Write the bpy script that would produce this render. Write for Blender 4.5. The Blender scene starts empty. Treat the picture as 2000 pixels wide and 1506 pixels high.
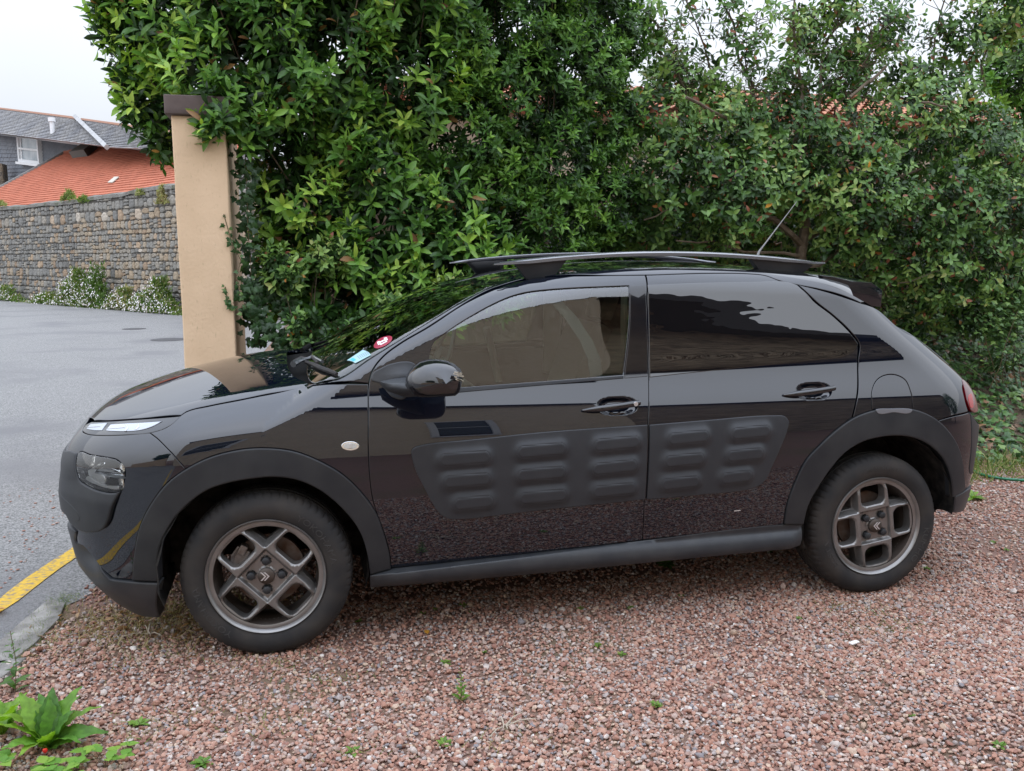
import bpy, bmesh, math, random
import numpy as np
from mathutils import Vector, Matrix
from mathutils.geometry import delaunay_2d_cdt
random.seed(7); RNG = np.random.default_rng(7)
S = bpy.context.scene; COL = S.collection
# ------------------------------------------------------------------ camera, sky, sun, exposure
CAM = np.array([.14, -3.27, 1.492]); YAW, PIT, ROL = math.radians(13.65), math.radians(-8.19), math.radians(-.12); FPX = 1740.
def cam_axes():
    f = np.array([math.sin(YAW)*math.cos(PIT), math.cos(YAW)*math.cos(PIT), math.sin(PIT)])
    r = np.array([math.cos(YAW), -math.sin(YAW), 0.]); u = np.cross(r, f)
    return math.cos(ROL)*r+math.sin(ROL)*u, -math.sin(ROL)*r+math.cos(ROL)*u, f
RT, UP, FW = cam_axes()
cd = bpy.data.cameras.new('camera'); cam = bpy.data.objects.new('camera', cd); COL.objects.link(cam)
cd.sensor_fit = 'HORIZONTAL'; cd.sensor_width = 36; cd.lens = 36*FPX/2000; cd.clip_start = .05; cd.clip_end = 600
M4 = Matrix.Identity(4)
for i in range(3):
    M4[i][0] = RT[i]; M4[i][1] = UP[i]; M4[i][2] = -FW[i]; M4[i][3] = CAM[i]
cam.matrix_world = M4; S.camera = cam
S.view_settings.view_transform = 'Standard'; S.view_settings.look = 'None'; S.view_settings.gamma = 1
S.view_settings.exposure = 0.52; S.view_settings.use_curve_mapping = False
SUN_EL, SUN_AZ = math.radians(62), math.radians(200)      # azimuth from +y towards +x
W = bpy.data.worlds.new('World'); S.world = W; W.use_nodes = True
nt = W.node_tree; nt.nodes.clear()
def wn(t, **k):
    n = nt.nodes.new(t)
    for a, b in k.items(): setattr(n, a, b)
    return n
o_ = wn('ShaderNodeOutputWorld'); bg = wn('ShaderNodeBackground'); bg.inputs[1].default_value = .1
sk = wn('ShaderNodeTexSky', sky_type='NISHITA', sun_disc=False, sun_elevation=SUN_EL, sun_rotation=SUN_AZ, air_density=1.5, dust_density=3)
mx = wn('ShaderNodeMix', data_type='RGBA'); mx.inputs[0].default_value = .93
tc = wn('ShaderNodeTexCoord'); sp = wn('ShaderNodeSeparateXYZ'); nz = wn('ShaderNodeTexNoise'); nz.inputs['Scale'].default_value = 2.2; nz.inputs['Detail'].default_value = 4
mr = wn('ShaderNodeMapRange'); mr.inputs[1].default_value = 0; mr.inputs[2].default_value = 1; mr.inputs[3].default_value = 5.1; mr.inputs[4].default_value = 17.5
ml = wn('ShaderNodeMath', operation='MULTIPLY'); mr2 = wn('ShaderNodeMapRange'); mr2.inputs[1].default_value = .3; mr2.inputs[2].default_value = .7; mr2.inputs[3].default_value = .93; mr2.inputs[4].default_value = 1.07
cb = wn('ShaderNodeCombineColor'); mb = wn('ShaderNodeMath', operation='MULTIPLY'); mb.inputs[1].default_value = 1.14; mr0 = wn('ShaderNodeMath', operation='MULTIPLY'); mr0.inputs[1].default_value = .945
L = nt.links.new
L(tc.outputs['Generated'], sp.inputs[0]); L(tc.outputs['Generated'], nz.inputs['Vector']); L(sp.outputs['Z'], mr.inputs[0]); L(nz.outputs[0], mr2.inputs[0])
L(mr.outputs[0], ml.inputs[0]); L(mr2.outputs[0], ml.inputs[1]); kr = wn('ShaderNodeMapRange'); kr.inputs[3].default_value = .965; kr.inputs[4].default_value = .88; kb = wn('ShaderNodeMapRange'); kb.inputs[3].default_value = 1.06; kb.inputs[4].default_value = 1.24
L(sp.outputs['Z'], kr.inputs[0]); L(sp.outputs['Z'], kb.inputs[0]); L(kr.outputs[0], mr0.inputs[1]); L(kb.outputs[0], mb.inputs[1]); L(ml.outputs[0], mr0.inputs[0]); L(mr0.outputs[0], cb.inputs[0]); L(ml.outputs[0], cb.inputs[1]); L(ml.outputs[0], mb.inputs[0]); L(mb.outputs[0], cb.inputs[2])
L(sk.outputs[0], mx.inputs[6]); L(cb.outputs[0], mx.inputs[7]); L(mx.outputs[2], bg.inputs[0]); L(bg.outputs[0], o_.inputs[0])
sd = bpy.data.lights.new('sun', 'SUN'); sd.energy = 1.1; sd.angle = math.radians(165); sd.color = (1, .985, .96)
sun = bpy.data.objects.new('sun', sd); COL.objects.link(sun)
dv = Vector((math.sin(SUN_AZ)*math.cos(SUN_EL), math.cos(SUN_AZ)*math.cos(SUN_EL), math.sin(SUN_EL)))
sun.rotation_euler = dv.to_track_quat('Z', 'Y').to_euler(); sun.location = dv*30

# ------------------------------------------------------------------ helpers
def rays(uv):
    uv = np.atleast_2d(np.asarray(uv, float))
    return FW+((uv[:, 0:1]-1000)/FPX)*RT-((uv[:, 1:2]-753)/FPX)*UP
def at(u, v, x=None, y=None, z=None):
    d = rays([(u, v)])[0]
    t = (y-CAM[1])/d[1] if y is not None else ((z-CAM[2])/d[2] if z is not None else (x-CAM[0])/d[0])
    return CAM+t*d
def plane_at(u, v, p0, n):
    d = rays([(u, v)])[0]; n = np.asarray(n, float)
    return CAM+d*(((np.asarray(p0)-CAM)@n)/(d@n))
def nrm(a):
    a = np.asarray(a, float); return a/np.maximum(np.linalg.norm(a, axis=-1, keepdims=True), 1e-12)
def tag(o, label=None, cat=None, group=None, kind=None):
    if label: o['label'] = label
    if cat: o['category'] = cat
    if group: o['group'] = group
    if kind: o['kind'] = kind
    return o
def link(o, parent=None):
    COL.objects.link(o)
    if parent is not None: o.parent = parent
    return o
def empty(name, loc=(0, 0, 0), parent=None, rot=(0, 0, 0)):
    o = bpy.data.objects.new(name, None); o.empty_display_size = .1; o.location = loc; o.rotation_euler = rot
    return link(o, parent)
def mesh_obj(name, V, Fc, mat, parent=None, smooth=False, normals=None, mats=None, mi=None):
    me = bpy.data.meshes.new(name); me.from_pydata([tuple(map(float, v)) for v in V], [], [tuple(map(int, f)) for f in Fc])
    for m in (mats or [mat]): me.materials.append(m)
    if mi is not None: me.polygons.foreach_set('material_index', mi)
    if smooth or normals is not None: me.polygons.foreach_set('use_smooth', [True]*len(me.polygons))
    me.update()
    if normals is not None: me.normals_split_custom_set_from_vertices([tuple(map(float, n)) for n in normals])
    o = bpy.data.objects.new(name, me)
    return link(o, parent)
class MB:
    """collects simple solids, builds ONE mesh"""
    def __init__(s): s.V = []; s.F = []
    def add(s, V, Fc):
        b = len(s.V); s.V += [tuple(map(float, v)) for v in V]; s.F += [tuple(i+b for i in f) for f in Fc]; return s
    def box(s, c, d, R=None, taper=1.):
        c = np.array(c, float); h = np.array(d, float)/2
        V = np.array([(x, y, z) for z in (-1, 1) for y in (-1, 1) for x in (-1, 1)], float)
        V[4:, :2] *= taper; V = V*h
        if R is not None: V = V@np.array(R).T
        return s.add(V+c, [(0, 2, 3, 1), (4, 5, 7, 6), (0, 1, 5, 4), (2, 6, 7, 3), (0, 4, 6, 2), (1, 3, 7, 5)])
    def tube(s, pts, rad, n=8, cap=True, squash=None):
        P = np.array(pts, float); rad = np.full(len(P), rad) if np.isscalar(rad) else np.array(rad, float)
        T = nrm(np.gradient(P, axis=0)); ref = np.array([0, 0, 1.]) if abs(T[0][2]) < .9 else np.array([1., 0, 0])
        X = nrm(np.cross(T[0], ref)); V = []
        for i in range(len(P)):
            X = nrm(X-T[i]*(X@T[i])); Y = np.cross(T[i], X)
            for k in range(n):
                a = 2*math.pi*k/n; V.append(P[i]+rad[i]*(math.cos(a)*X+math.sin(a)*Y))
        F_ = [(i*n+k, i*n+(k+1) % n, (i+1)*n+(k+1) % n, (i+1)*n+k) for i in range(len(P)-1) for k in range(n)]
        if cap: F_ += [tuple(range(n))[::-1], tuple((len(P)-1)*n+k for k in range(n))]
        return s.add(V, F_)
    def lathe(s, prof, n=48, axis='y', c=(0, 0, 0), closed=False, a0=0, a1=2*math.pi):
        V = []; full = abs(a1-a0-2*math.pi) < 1e-6; m = n if full else n+1; c = np.array(c, float)
        for k in range(m):
            a = a0+(a1-a0)*k/n
            for r, h in prof:
                q = (r*math.cos(a), h, r*math.sin(a)) if axis == 'y' else (r*math.cos(a), r*math.sin(a), h)
                V.append(c+np.array(q))
        p = len(prof); F_ = []
        for k in range(n):
            k2 = (k+1) % m
            for i in range(p if closed else p-1):
                j = (i+1) % p; F_.append((k*p+i, k2*p+i, k2*p+j, k*p+j))
        return s.add(V, F_)
    def prism(s, poly, z0, z1, tr=None):
        n = len(poly); V = [(x, y, z0) for x, y in poly]+[(x, y, z1) for x, y in poly]
        if tr is not None: V = [tr(*v) for v in V]
        return s.add(V, [tuple(range(n))[::-1], tuple(range(n, 2*n))]+[(i, (i+1) % n, n+(i+1) % n, n+i) for i in range(n)])
    def build(s, name, mat, parent=None, smooth=False, bevel=0, loc=None, angle=40):
        o = mesh_obj(name, s.V, s.F, mat, parent)
        if loc is not None: o.location = loc
        bm = bmesh.new(); bm.from_mesh(o.data)
        bmesh.ops.recalc_face_normals(bm, faces=bm.faces)
        if bevel:
            es = [e for e in bm.edges if len(e.link_faces) == 2 and e.calc_face_angle(0) > .6]
            bmesh.ops.bevel(bm, geom=es, offset=bevel, segments=2, profile=.6, affect='EDGES')
        bm.to_mesh(o.data); bm.free()
        if smooth:
            o.data.polygons.foreach_set('use_smooth', [True]*len(o.data.polygons))
            o.data.set_sharp_from_angle(angle=math.radians(angle))
        return o
# ---- materials
def mat(name, base, rough=.5, metal=0., coat=0., spec=.5, noise=None, bump=None, emis=None, ior=1.5, tint=None, trans=0, coatrough=.03):
    """noise=(scale, amount, colour2, detail); bump=(scale, strength, distance)"""
    m = bpy.data.materials.new(name); m.use_nodes = True; t = m.node_tree; b = t.nodes['Principled BSDF']
    b.inputs['Base Color'].default_value = (*base, 1); b.inputs['Roughness'].default_value = rough; b.inputs['Metallic'].default_value = metal
    b.inputs['Coat Weight'].default_value = coat; b.inputs['Coat Roughness'].default_value = coatrough; b.inputs['Specular IOR Level'].default_value = spec; b.inputs['IOR'].default_value = ior
    tcn = t.nodes.new('ShaderNodeTexCoord'); V = tcn.outputs['Object']
    if noise:
        sc, am, c2 = noise[:3]; nz = t.nodes.new('ShaderNodeTexNoise'); nz.inputs['Scale'].default_value = sc; nz.inputs['Detail'].default_value = noise[3] if len(noise) > 3 else 5
        t.links.new(V, nz.inputs['Vector']); r = t.nodes.new('ShaderNodeMapRange'); r.inputs[1].default_value = .38; r.inputs[2].default_value = .66; r.inputs[4].default_value = am
        mxn = t.nodes.new('ShaderNodeMix'); mxn.data_type = 'RGBA'; mxn.inputs[6].default_value = (*base, 1); mxn.inputs[7].default_value = (*c2, 1)
        t.links.new(nz.outputs[0], r.inputs[0]); t.links.new(r.outputs[0], mxn.inputs[0]); t.links.new(mxn.outputs[2], b.inputs['Base Color'])
    if bump:
        nz = t.nodes.new('ShaderNodeTexNoise'); nz.inputs['Scale'].default_value = bump[0]; nz.inputs['Detail'].default_value = 5; t.links.new(V, nz.inputs['Vector'])
        bp = t.nodes.new('ShaderNodeBump'); bp.inputs['Strength'].default_value = bump[1]; bp.inputs['Distance'].default_value = bump[2]
        t.links.new(nz.outputs[0], bp.inputs['Height']); t.links.new(bp.outputs[0], b.inputs['Normal'])
    return m
def glass_mat(name, tint, refl=1.0):
    m = bpy.data.materials.new(name); m.use_nodes = True; t = m.node_tree; t.nodes.clear()
    o = t.nodes.new('ShaderNodeOutputMaterial'); mi = t.nodes.new('ShaderNodeMixShader'); tr = t.nodes.new('ShaderNodeBsdfTransparent'); gl = t.nodes.new('ShaderNodeBsdfGlossy')
    fr = t.nodes.new('ShaderNodeFresnel'); fr.inputs[0].default_value = 1.55; mu = t.nodes.new('ShaderNodeMath'); mu.operation = 'MULTIPLY'; mu.inputs[1].default_value = refl; mu.use_clamp = True
    tr.inputs[0].default_value = (*tint, 1); gl.inputs['Roughness'].default_value = .0; gl.inputs[0].default_value = (1, 1, 1, 1)
    t.links.new(fr.outputs[0], mu.inputs[0]); t.links.new(mu.outputs[0], mi.inputs[0]); t.links.new(tr.outputs[0], mi.inputs[1]); t.links.new(gl.outputs[0], mi.inputs[2]); t.links.new(mi.outputs[0], o.inputs[0])
    return m
def ramp_mat(name, stops, rough=.6, spec=.3, scale_noise=None, attr='tint', trans=0., bump=None, sat=None):
    """colour from the per-instance attribute 'tint' through a ramp"""
    m = bpy.data.materials.new(name); m.use_nodes = True; t = m.node_tree; b = t.nodes['Principled BSDF']
    a = t.nodes.new('ShaderNodeAttribute'); a.attribute_type = 'INSTANCER'; a.attribute_name = attr
    a2 = t.nodes.new('ShaderNodeAttribute'); a2.attribute_type = 'OBJECT'; a2.attribute_name = attr
    ad = t.nodes.new('ShaderNodeMath'); ad.operation = 'MAXIMUM'
    cr = t.nodes.new('ShaderNodeValToRGB'); e = cr.color_ramp.elements
    e[0].position = stops[0][0]; e[0].color = (*stops[0][1], 1); e[1].position = stops[-1][0]; e[1].color = (*stops[-1][1], 1)
    for p, c in stops[1:-1]:
        n = e.new(p); n.color = (*c, 1)
    t.links.new(a.outputs['Fac'], ad.inputs[0]); t.links.new(a2.outputs['Fac'], ad.inputs[1]); t.links.new(ad.outputs[0], cr.inputs[0])
    col = cr.outputs[0]
    if scale_noise:
        tcn = t.nodes.new('ShaderNodeTexCoord'); nz = t.nodes.new('ShaderNodeTexNoise'); nz.inputs['Scale'].default_value = scale_noise; t.links.new(tcn.outputs['Object'], nz.inputs['Vector'])
        r = t.nodes.new('ShaderNodeMapRange'); r.inputs[1].default_value = .3; r.inputs[2].default_value = .7; r.inputs[3].default_value = .7; r.inputs[4].default_value = 1.25
        vm = t.nodes.new('ShaderNodeVectorMath'); vm.operation = 'SCALE'; t.links.new(nz.outputs[0], r.inputs[0]); t.links.new(col, vm.inputs[0]); t.links.new(r.outputs[0], vm.inputs['Scale']); col = vm.outputs[0]
    t.links.new(col, b.inputs['Base Color']); b.inputs['Roughness'].default_value = rough; b.inputs['Specular IOR Level'].default_value = spec
    if trans:
        o = [n for n in t.nodes if n.type == 'OUTPUT_MATERIAL'][0]; tl = t.nodes.new('ShaderNodeBsdfTranslucent'); mi = t.nodes.new('ShaderNodeMixShader'); mi.inputs[0].default_value = trans
        vm = t.nodes.new('ShaderNodeVectorMath'); vm.operation = 'MULTIPLY'; vm.inputs[1].default_value = (1.5, 1.7, .5); t.links.new(col, vm.inputs[0]); t.links.new(vm.outputs[0], tl.inputs[0])
        t.links.new(b.outputs[0], mi.inputs[1]); t.links.new(tl.outputs[0], mi.inputs[2]); t.links.new(mi.outputs[0], o.inputs[0])
    return m
# ---- scatter through geometry nodes: one point mesh, prototypes picked by index
_GN = None
def gn_group():
    global _GN
    if _GN: return _GN
    g = bpy.data.node_groups.new('scatter', 'GeometryNodeTree'); _GN = g
    g.interface.new_socket('Geometry', in_out='INPUT', socket_type='NodeSocketGeometry')
    g.interface.new_socket('Protos', in_out='INPUT', socket_type='NodeSocketCollection')
    g.interface.new_socket('Geometry', in_out='OUTPUT', socket_type='NodeSocketGeometry')
    n = g.nodes; gi = n.new('NodeGroupInput'); go = n.new('NodeGroupOutput'); ip = n.new('GeometryNodeInstanceOnPoints'); ci = n.new('GeometryNodeCollectionInfo')
    ci.inputs['Separate Children'].default_value = True; ci.inputs['Reset Children'].default_value = True; ip.inputs['Pick Instance'].default_value = True
    def na(nm, ty):
        a = n.new('GeometryNodeInputNamedAttribute'); a.data_type = ty; a.inputs['Name'].default_value = nm; return a.outputs['Attribute']
    er = n.new('FunctionNodeEulerToRotation'); l = g.links.new
    l(na('rot', 'FLOAT_VECTOR'), er.inputs[0]); l(er.outputs[0], ip.inputs['Rotation']); l(na('scl', 'FLOAT_VECTOR'), ip.inputs['Scale']); l(na('idx', 'INT'), ip.inputs['Instance Index'])
    l(gi.outputs[0], ip.inputs['Points']); l(gi.outputs[1], ci.inputs[0]); l(ci.outputs[0], ip.inputs['Instance']); l(ip.outputs[0], go.inputs[0])
    return g
def proto_coll(name, meshes):
    c = bpy.data.collections.new(name)
    for i, me in enumerate(meshes):
        o = bpy.data.objects.new('%s_%02d' % (name, i), me); c.objects.link(o)
    return c
def scatter(name, P, eul, scl, idx, tint, coll, parent=None):
    n = len(P); me = bpy.data.meshes.new(name); me.vertices.add(n); me.vertices.foreach_set('co', np.asarray(P, np.float32).ravel())
    scl = np.asarray(scl, float)
    if scl.ndim == 1: scl = np.repeat(scl[:, None], 3, 1)
    for nm, ty, d, k in (('rot', 'FLOAT_VECTOR', eul, 'vector'), ('scl', 'FLOAT_VECTOR', scl, 'vector'), ('idx', 'INT', idx, 'value'), ('tint', 'FLOAT', tint, 'value')):
        a = me.attributes.new(nm, ty, 'POINT'); a.data.foreach_set(k, np.asarray(d, np.int32 if ty == 'INT' else np.float32).ravel())
    me.update(); o = bpy.data.objects.new(name, me); link(o, parent)
    m = o.modifiers.new('scatter', 'NODES'); m.node_group = gn_group(); m[[i.identifier for i in m.node_group.interface.items_tree if i.name == 'Protos'][0]] = coll
    o['kind'] = 'stuff'
    return o
def eul_from(X, Y, Z):
    return np.stack([np.arctan2(Y[:, 2], Z[:, 2]), np.arcsin(np.clip(-X[:, 2], -1, 1)), np.arctan2(X[:, 1], X[:, 0])], 1)
def pip(P, poly):
    """points in polygon"""
    P = np.asarray(P); poly = np.asarray(poly); x, y = P[:, 0], P[:, 1]; ins = np.zeros(len(P), bool)
    a = poly; b = np.roll(poly, -1, 0)
    for (x0, y0), (x1, y1) in zip(a, b):
        if y0 == y1: continue
        c = ((y0 > y) != (y1 > y)) & (x < (x1-x0)*(y-y0)/(y1-y0)+x0); ins ^= c
    return ins
def pdist(P, poly, closed=True):
    P = np.asarray(P)[:, None, :]; a = np.asarray(poly, float); b = np.roll(a, -1, 0)
    if not closed: a = a[:-1]; b = b[:-1]
    d = b-a; t = np.clip(((P-a)*d).sum(-1)/np.maximum((d*d).sum(-1), 1e-12), 0, 1)
    return np.sqrt((((a+t[..., None]*d)-P)**2).sum(-1)).min(1)
# ------------------------------------------------------------------ the car's body surface as one implicit function
class Spl:
    def __init__(s, pts):
        a = np.array(pts, float); x, y = a[:, 0], a[:, 1]; n = len(x); h = np.diff(x); A = np.eye(n); b = np.zeros(n)
        for i in range(1, n-1):
            A[i, i-1] = h[i-1]; A[i, i] = 2*(h[i-1]+h[i]); A[i, i+1] = h[i]; b[i] = 6*((y[i+1]-y[i])/h[i]-(y[i]-y[i-1])/h[i-1])
        s.m = np.linalg.solve(A, b); s.x = x; s.y = y; s.h = h
    def __call__(s, t):
        t = np.asarray(t, float); i = np.clip(np.searchsorted(s.x, t)-1, 0, len(s.h)-1)
        tc = np.clip(t, s.x[0], s.x[-1]); h = s.h[i]; a = (s.x[i+1]-tc)/h; b = (tc-s.x[i])/h
        r = a*s.y[i]+b*s.y[i+1]+((a**3-a)*s.m[i]+(b**3-b)*s.m[i+1])*h*h/6
        k0 = (s.y[1]-s.y[0])/s.h[0]-s.m[1]*s.h[0]/6; k1 = (s.y[-1]-s.y[-2])/s.h[-1]+s.m[-2]*s.h[-1]/6
        return r+np.where(t < s.x[0], (t-s.x[0])*k0, 0)+np.where(t > s.x[-1], (t-s.x[-1])*k1, 0)
YC = .865; WB = 2.595
sideP = Spl([(.1, .085), (.25, .04), (.4, .012), (.55, .0), (.7, -.002), (.80, .004), (.88, .020), (.95, .049), (1.02, .079), (1.10, .104), (1.25, .150), (1.42, .201), (1.55, .245)])
hoodP = Spl([(-.9, .78), (-.75, .855), (-.6, .915), (-.45, .965), (-.3, 1.005), (-.1, 1.045), (.1, 1.070), (.3, 1.090), (.6, 1.11)])
frontP = Spl([(.1, -.59), (.25, -.725), (.4, -.765), (.55, -.785), (.7, -.785), (.82, -.772), (.92, -.715), (1.05, -.56)])
rearP = Spl([(.1, 3.18), (.3, 3.26), (.45, 3.288), (.6, 3.30), (.74, 3.305), (.84, 3.285), (.95, 3.215), (1.1, 3.04), (1.25, 2.86), (1.4, 2.70), (1.5, 2.6)])
roofP = Spl([(.5, 1.24), (.75, 1.345), (1.0, 1.412), (1.3, 1.456), (1.65, 1.475), (2.0, 1.468), (2.4, 1.442), (2.8, 1.39), (3.2, 1.32)])
def smax(a, b, k):
    return np.hypot(np.maximum(a+k, 0), np.maximum(b+k, 0))-k+np.minimum(np.maximum(a, b)+k, 0)
def F(p):
    x, y, z = p[..., 0], p[..., 1], p[..., 2]; q = np.abs(y-YC)/YC
    ya = np.minimum(y, 2*YC-y)
    side = (sideP(z)+.028*((x-1.35)/1.6)**2-ya)*.97
    ff = (frontP(z)+.10*q*q-x)*.95
    s = smax(side, ff, .40)
    rr = (x-(rearP(z)-.10*q*q))*.9
    s2 = smax(side, rr, .26)
    hood = (z-(hoodP(x)-.10*q*q))*.97
    low = np.maximum(smax(s, hood, .13), x-.9)
    B = .10+.11*np.clip((z-1.02)/.3, 0, 1)
    ws = (.225+1.97*(z-1.03)-B*(1-(q/.84)**2)-x)*.45
    roof = z-(roofP(x)-.06*q*q)
    cab = np.maximum(smax(smax(s2, roof, .09), ws, .05), -x)
    return np.minimum(low, cab)
def bisect(o, d, lo, hi, it=32):
    lo = np.full(len(o), float(lo)); hi = np.full(len(o), float(hi))
    for _ in range(it):
        m = (lo+hi)/2; s = F(o+d*m[:, None]) > 0; hi = np.where(s, m, hi); lo = np.where(s, lo, m)
    return o+d*((lo+hi)/2)[:, None]
def hit(uv):
    d = rays(uv); n = len(d); t0 = np.full(n, -1.); ts = np.linspace(2.4, 6.5, 700)
    for a, b in zip(ts[:-1], ts[1:]):
        k = (F(CAM+d*b) < 0) & (t0 < 0); t0[k] = a
    ok = t0 > 0; lo = np.where(ok, t0, 3); hi = lo+(ts[1]-ts[0])
    for _ in range(28):
        m = (lo+hi)/2; s = F(CAM+d*m[:, None]) < 0; hi = np.where(s, m, hi); lo = np.where(s, lo, m)
    P = CAM+d*lo[:, None]; P[~ok] = np.nan
    return P
class DomA:
    """around the car at a height: u along the side, wrapping round the corners; z up"""
    def pos(s, ab):
        u, z = ab[:, 0], ab[:, 1]; o = np.zeros((len(u), 3)); d = np.zeros((len(u), 3))
        ph = np.where(u < 0, u/YC, np.where(u > WB, (u-WB)/YC, 0)); o[:, 0] = np.clip(u, 0, WB); o[:, 1] = YC; o[:, 2] = z
        d[:, 0] = np.sin(ph); d[:, 1] = -np.cos(ph); return bisect(o, d, .1, 1.4)
    def inv(s, P):
        x, y = P[:, 0], P[:, 1]
        u = np.where(x < 0, -np.arctan2(-x, YC-y)*YC, np.where(x > WB, WB+np.arctan2(x-WB, YC-y)*YC, x)); return np.stack([u, P[:, 2]], 1)
class DomC:
    """around the car's long axis: x and angle from the near side towards the top"""
    k = .6
    def pos(s, ab):
        x, ps = ab[:, 0], ab[:, 1]/s.k; n = len(x); o = np.stack([x, np.full(n, YC), np.full(n, .5)], 1)
        d = np.stack([np.zeros(n), -np.cos(ps), np.sin(ps)], 1); return bisect(o, d, .15, 1.5)
    def inv(s, P): return np.stack([P[:, 0], np.arctan2(P[:, 2]-.5, YC-P[:, 1])*s.k], 1)
class DomH:
    """height over the plan"""
    def pos(s, ab):
        n = len(ab); o = np.stack([ab[:, 0], ab[:, 1], np.full(n, .4)], 1); d = np.tile([0, 0, 1.], (n, 1)); return bisect(o, d, .1, 1.4)
    def inv(s, P): return P[:, :2].copy()
A_, C_, H_ = DomA(), DomC(), DomH()
def gradn(P):
    e = 2e-4; g = np.stack([F(P+np.eye(3)[i]*e)-F(P-np.eye(3)[i]*e) for i in range(3)], 1); return nrm(g)
class Flat:
    """a flat sheet standing in x-z at local y=0, looking to -y"""
    flat = True
    def pos(s, ab): return np.stack([ab[:, 0], np.zeros(len(ab)), ab[:, 1]], 1)
def ctrl(dom, pts):
    """mixed list of photo-traced points (u,v[,'s']) and surface points ('p',a,b[,'s']) -> params, corner flags"""
    out = []; cor = []; px = [p[:2] for p in pts if p[0] != 'p']
    Hs = iter(dom.inv(hit(px))) if px else iter(())
    for p in pts:
        if p[0] == 'p': out.append(np.array(p[1:3], float)); cor.append(len(p) > 3)
        else:
            q = next(Hs); cor.append(len(p) > 2)
            if np.isnan(q).any(): print('MISS', p); q = None
            out.append(q)
    k = [i for i, q in enumerate(out) if q is not None]
    return np.array([out[i] for i in k]), [cor[i] for i in k]
def spline(Pt, cor, sp, closed=True):
    n = len(Pt); R = []
    for i in range(n if closed else n-1):
        p1, p2 = Pt[i], Pt[(i+1) % n]; p0 = Pt[(i-1) % n] if (closed or i > 0) else p1; p3 = Pt[(i+2) % n] if (closed or i+2 < n) else p2
        L_ = np.linalg.norm(p2-p1); m = max(1, int(round(L_/sp))); d01 = np.linalg.norm(p1-p0)+1e-9; d23 = np.linalg.norm(p3-p2)+1e-9
        m1 = (p2-p1) if cor[i] else ((p1-p0)/d01+(p2-p1)/L_)*.5*L_; m2 = (p2-p1) if cor[(i+1) % n] else ((p2-p1)/L_+(p3-p2)/d23)*.5*L_
        for t in np.arange(m)/m:
            h = (2*t**3-3*t**2+1)*p1+(t**3-2*t**2+t)*m1+(-2*t**3+3*t**2)*p2+(t**3-t**2)*m2; R.append(h)
    if not closed: R.append(Pt[-1])
    return np.array(R)
def area2(P): x, y = P[:, 0], P[:, 1]; return (x*np.roll(y, -1)-np.roll(x, -1)*y).sum()
def inset(P, d):
    """P counter-clockwise; positive d shrinks"""
    e = np.roll(P, -1, 0)-P; e = e/np.maximum(np.linalg.norm(e, axis=1, keepdims=True), 1e-9); nn = np.stack([-e[:, 1], e[:, 0]], 1)
    m = nn+np.roll(nn, 1, 0); l2 = (m*m).sum(1); m = m/np.maximum(l2, .5)[:, None]*2
    return P+m*d*.5*1.0*np.where(l2 > .5, 1, 1)[:, None] if False else P+m*d
def outline(dom, pts, sp, closed=True):
    Pt, c = ctrl(dom, pts); R = spline(Pt, c, sp, closed)
    if closed and area2(R) < 0: R = R[::-1]
    return R
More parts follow.
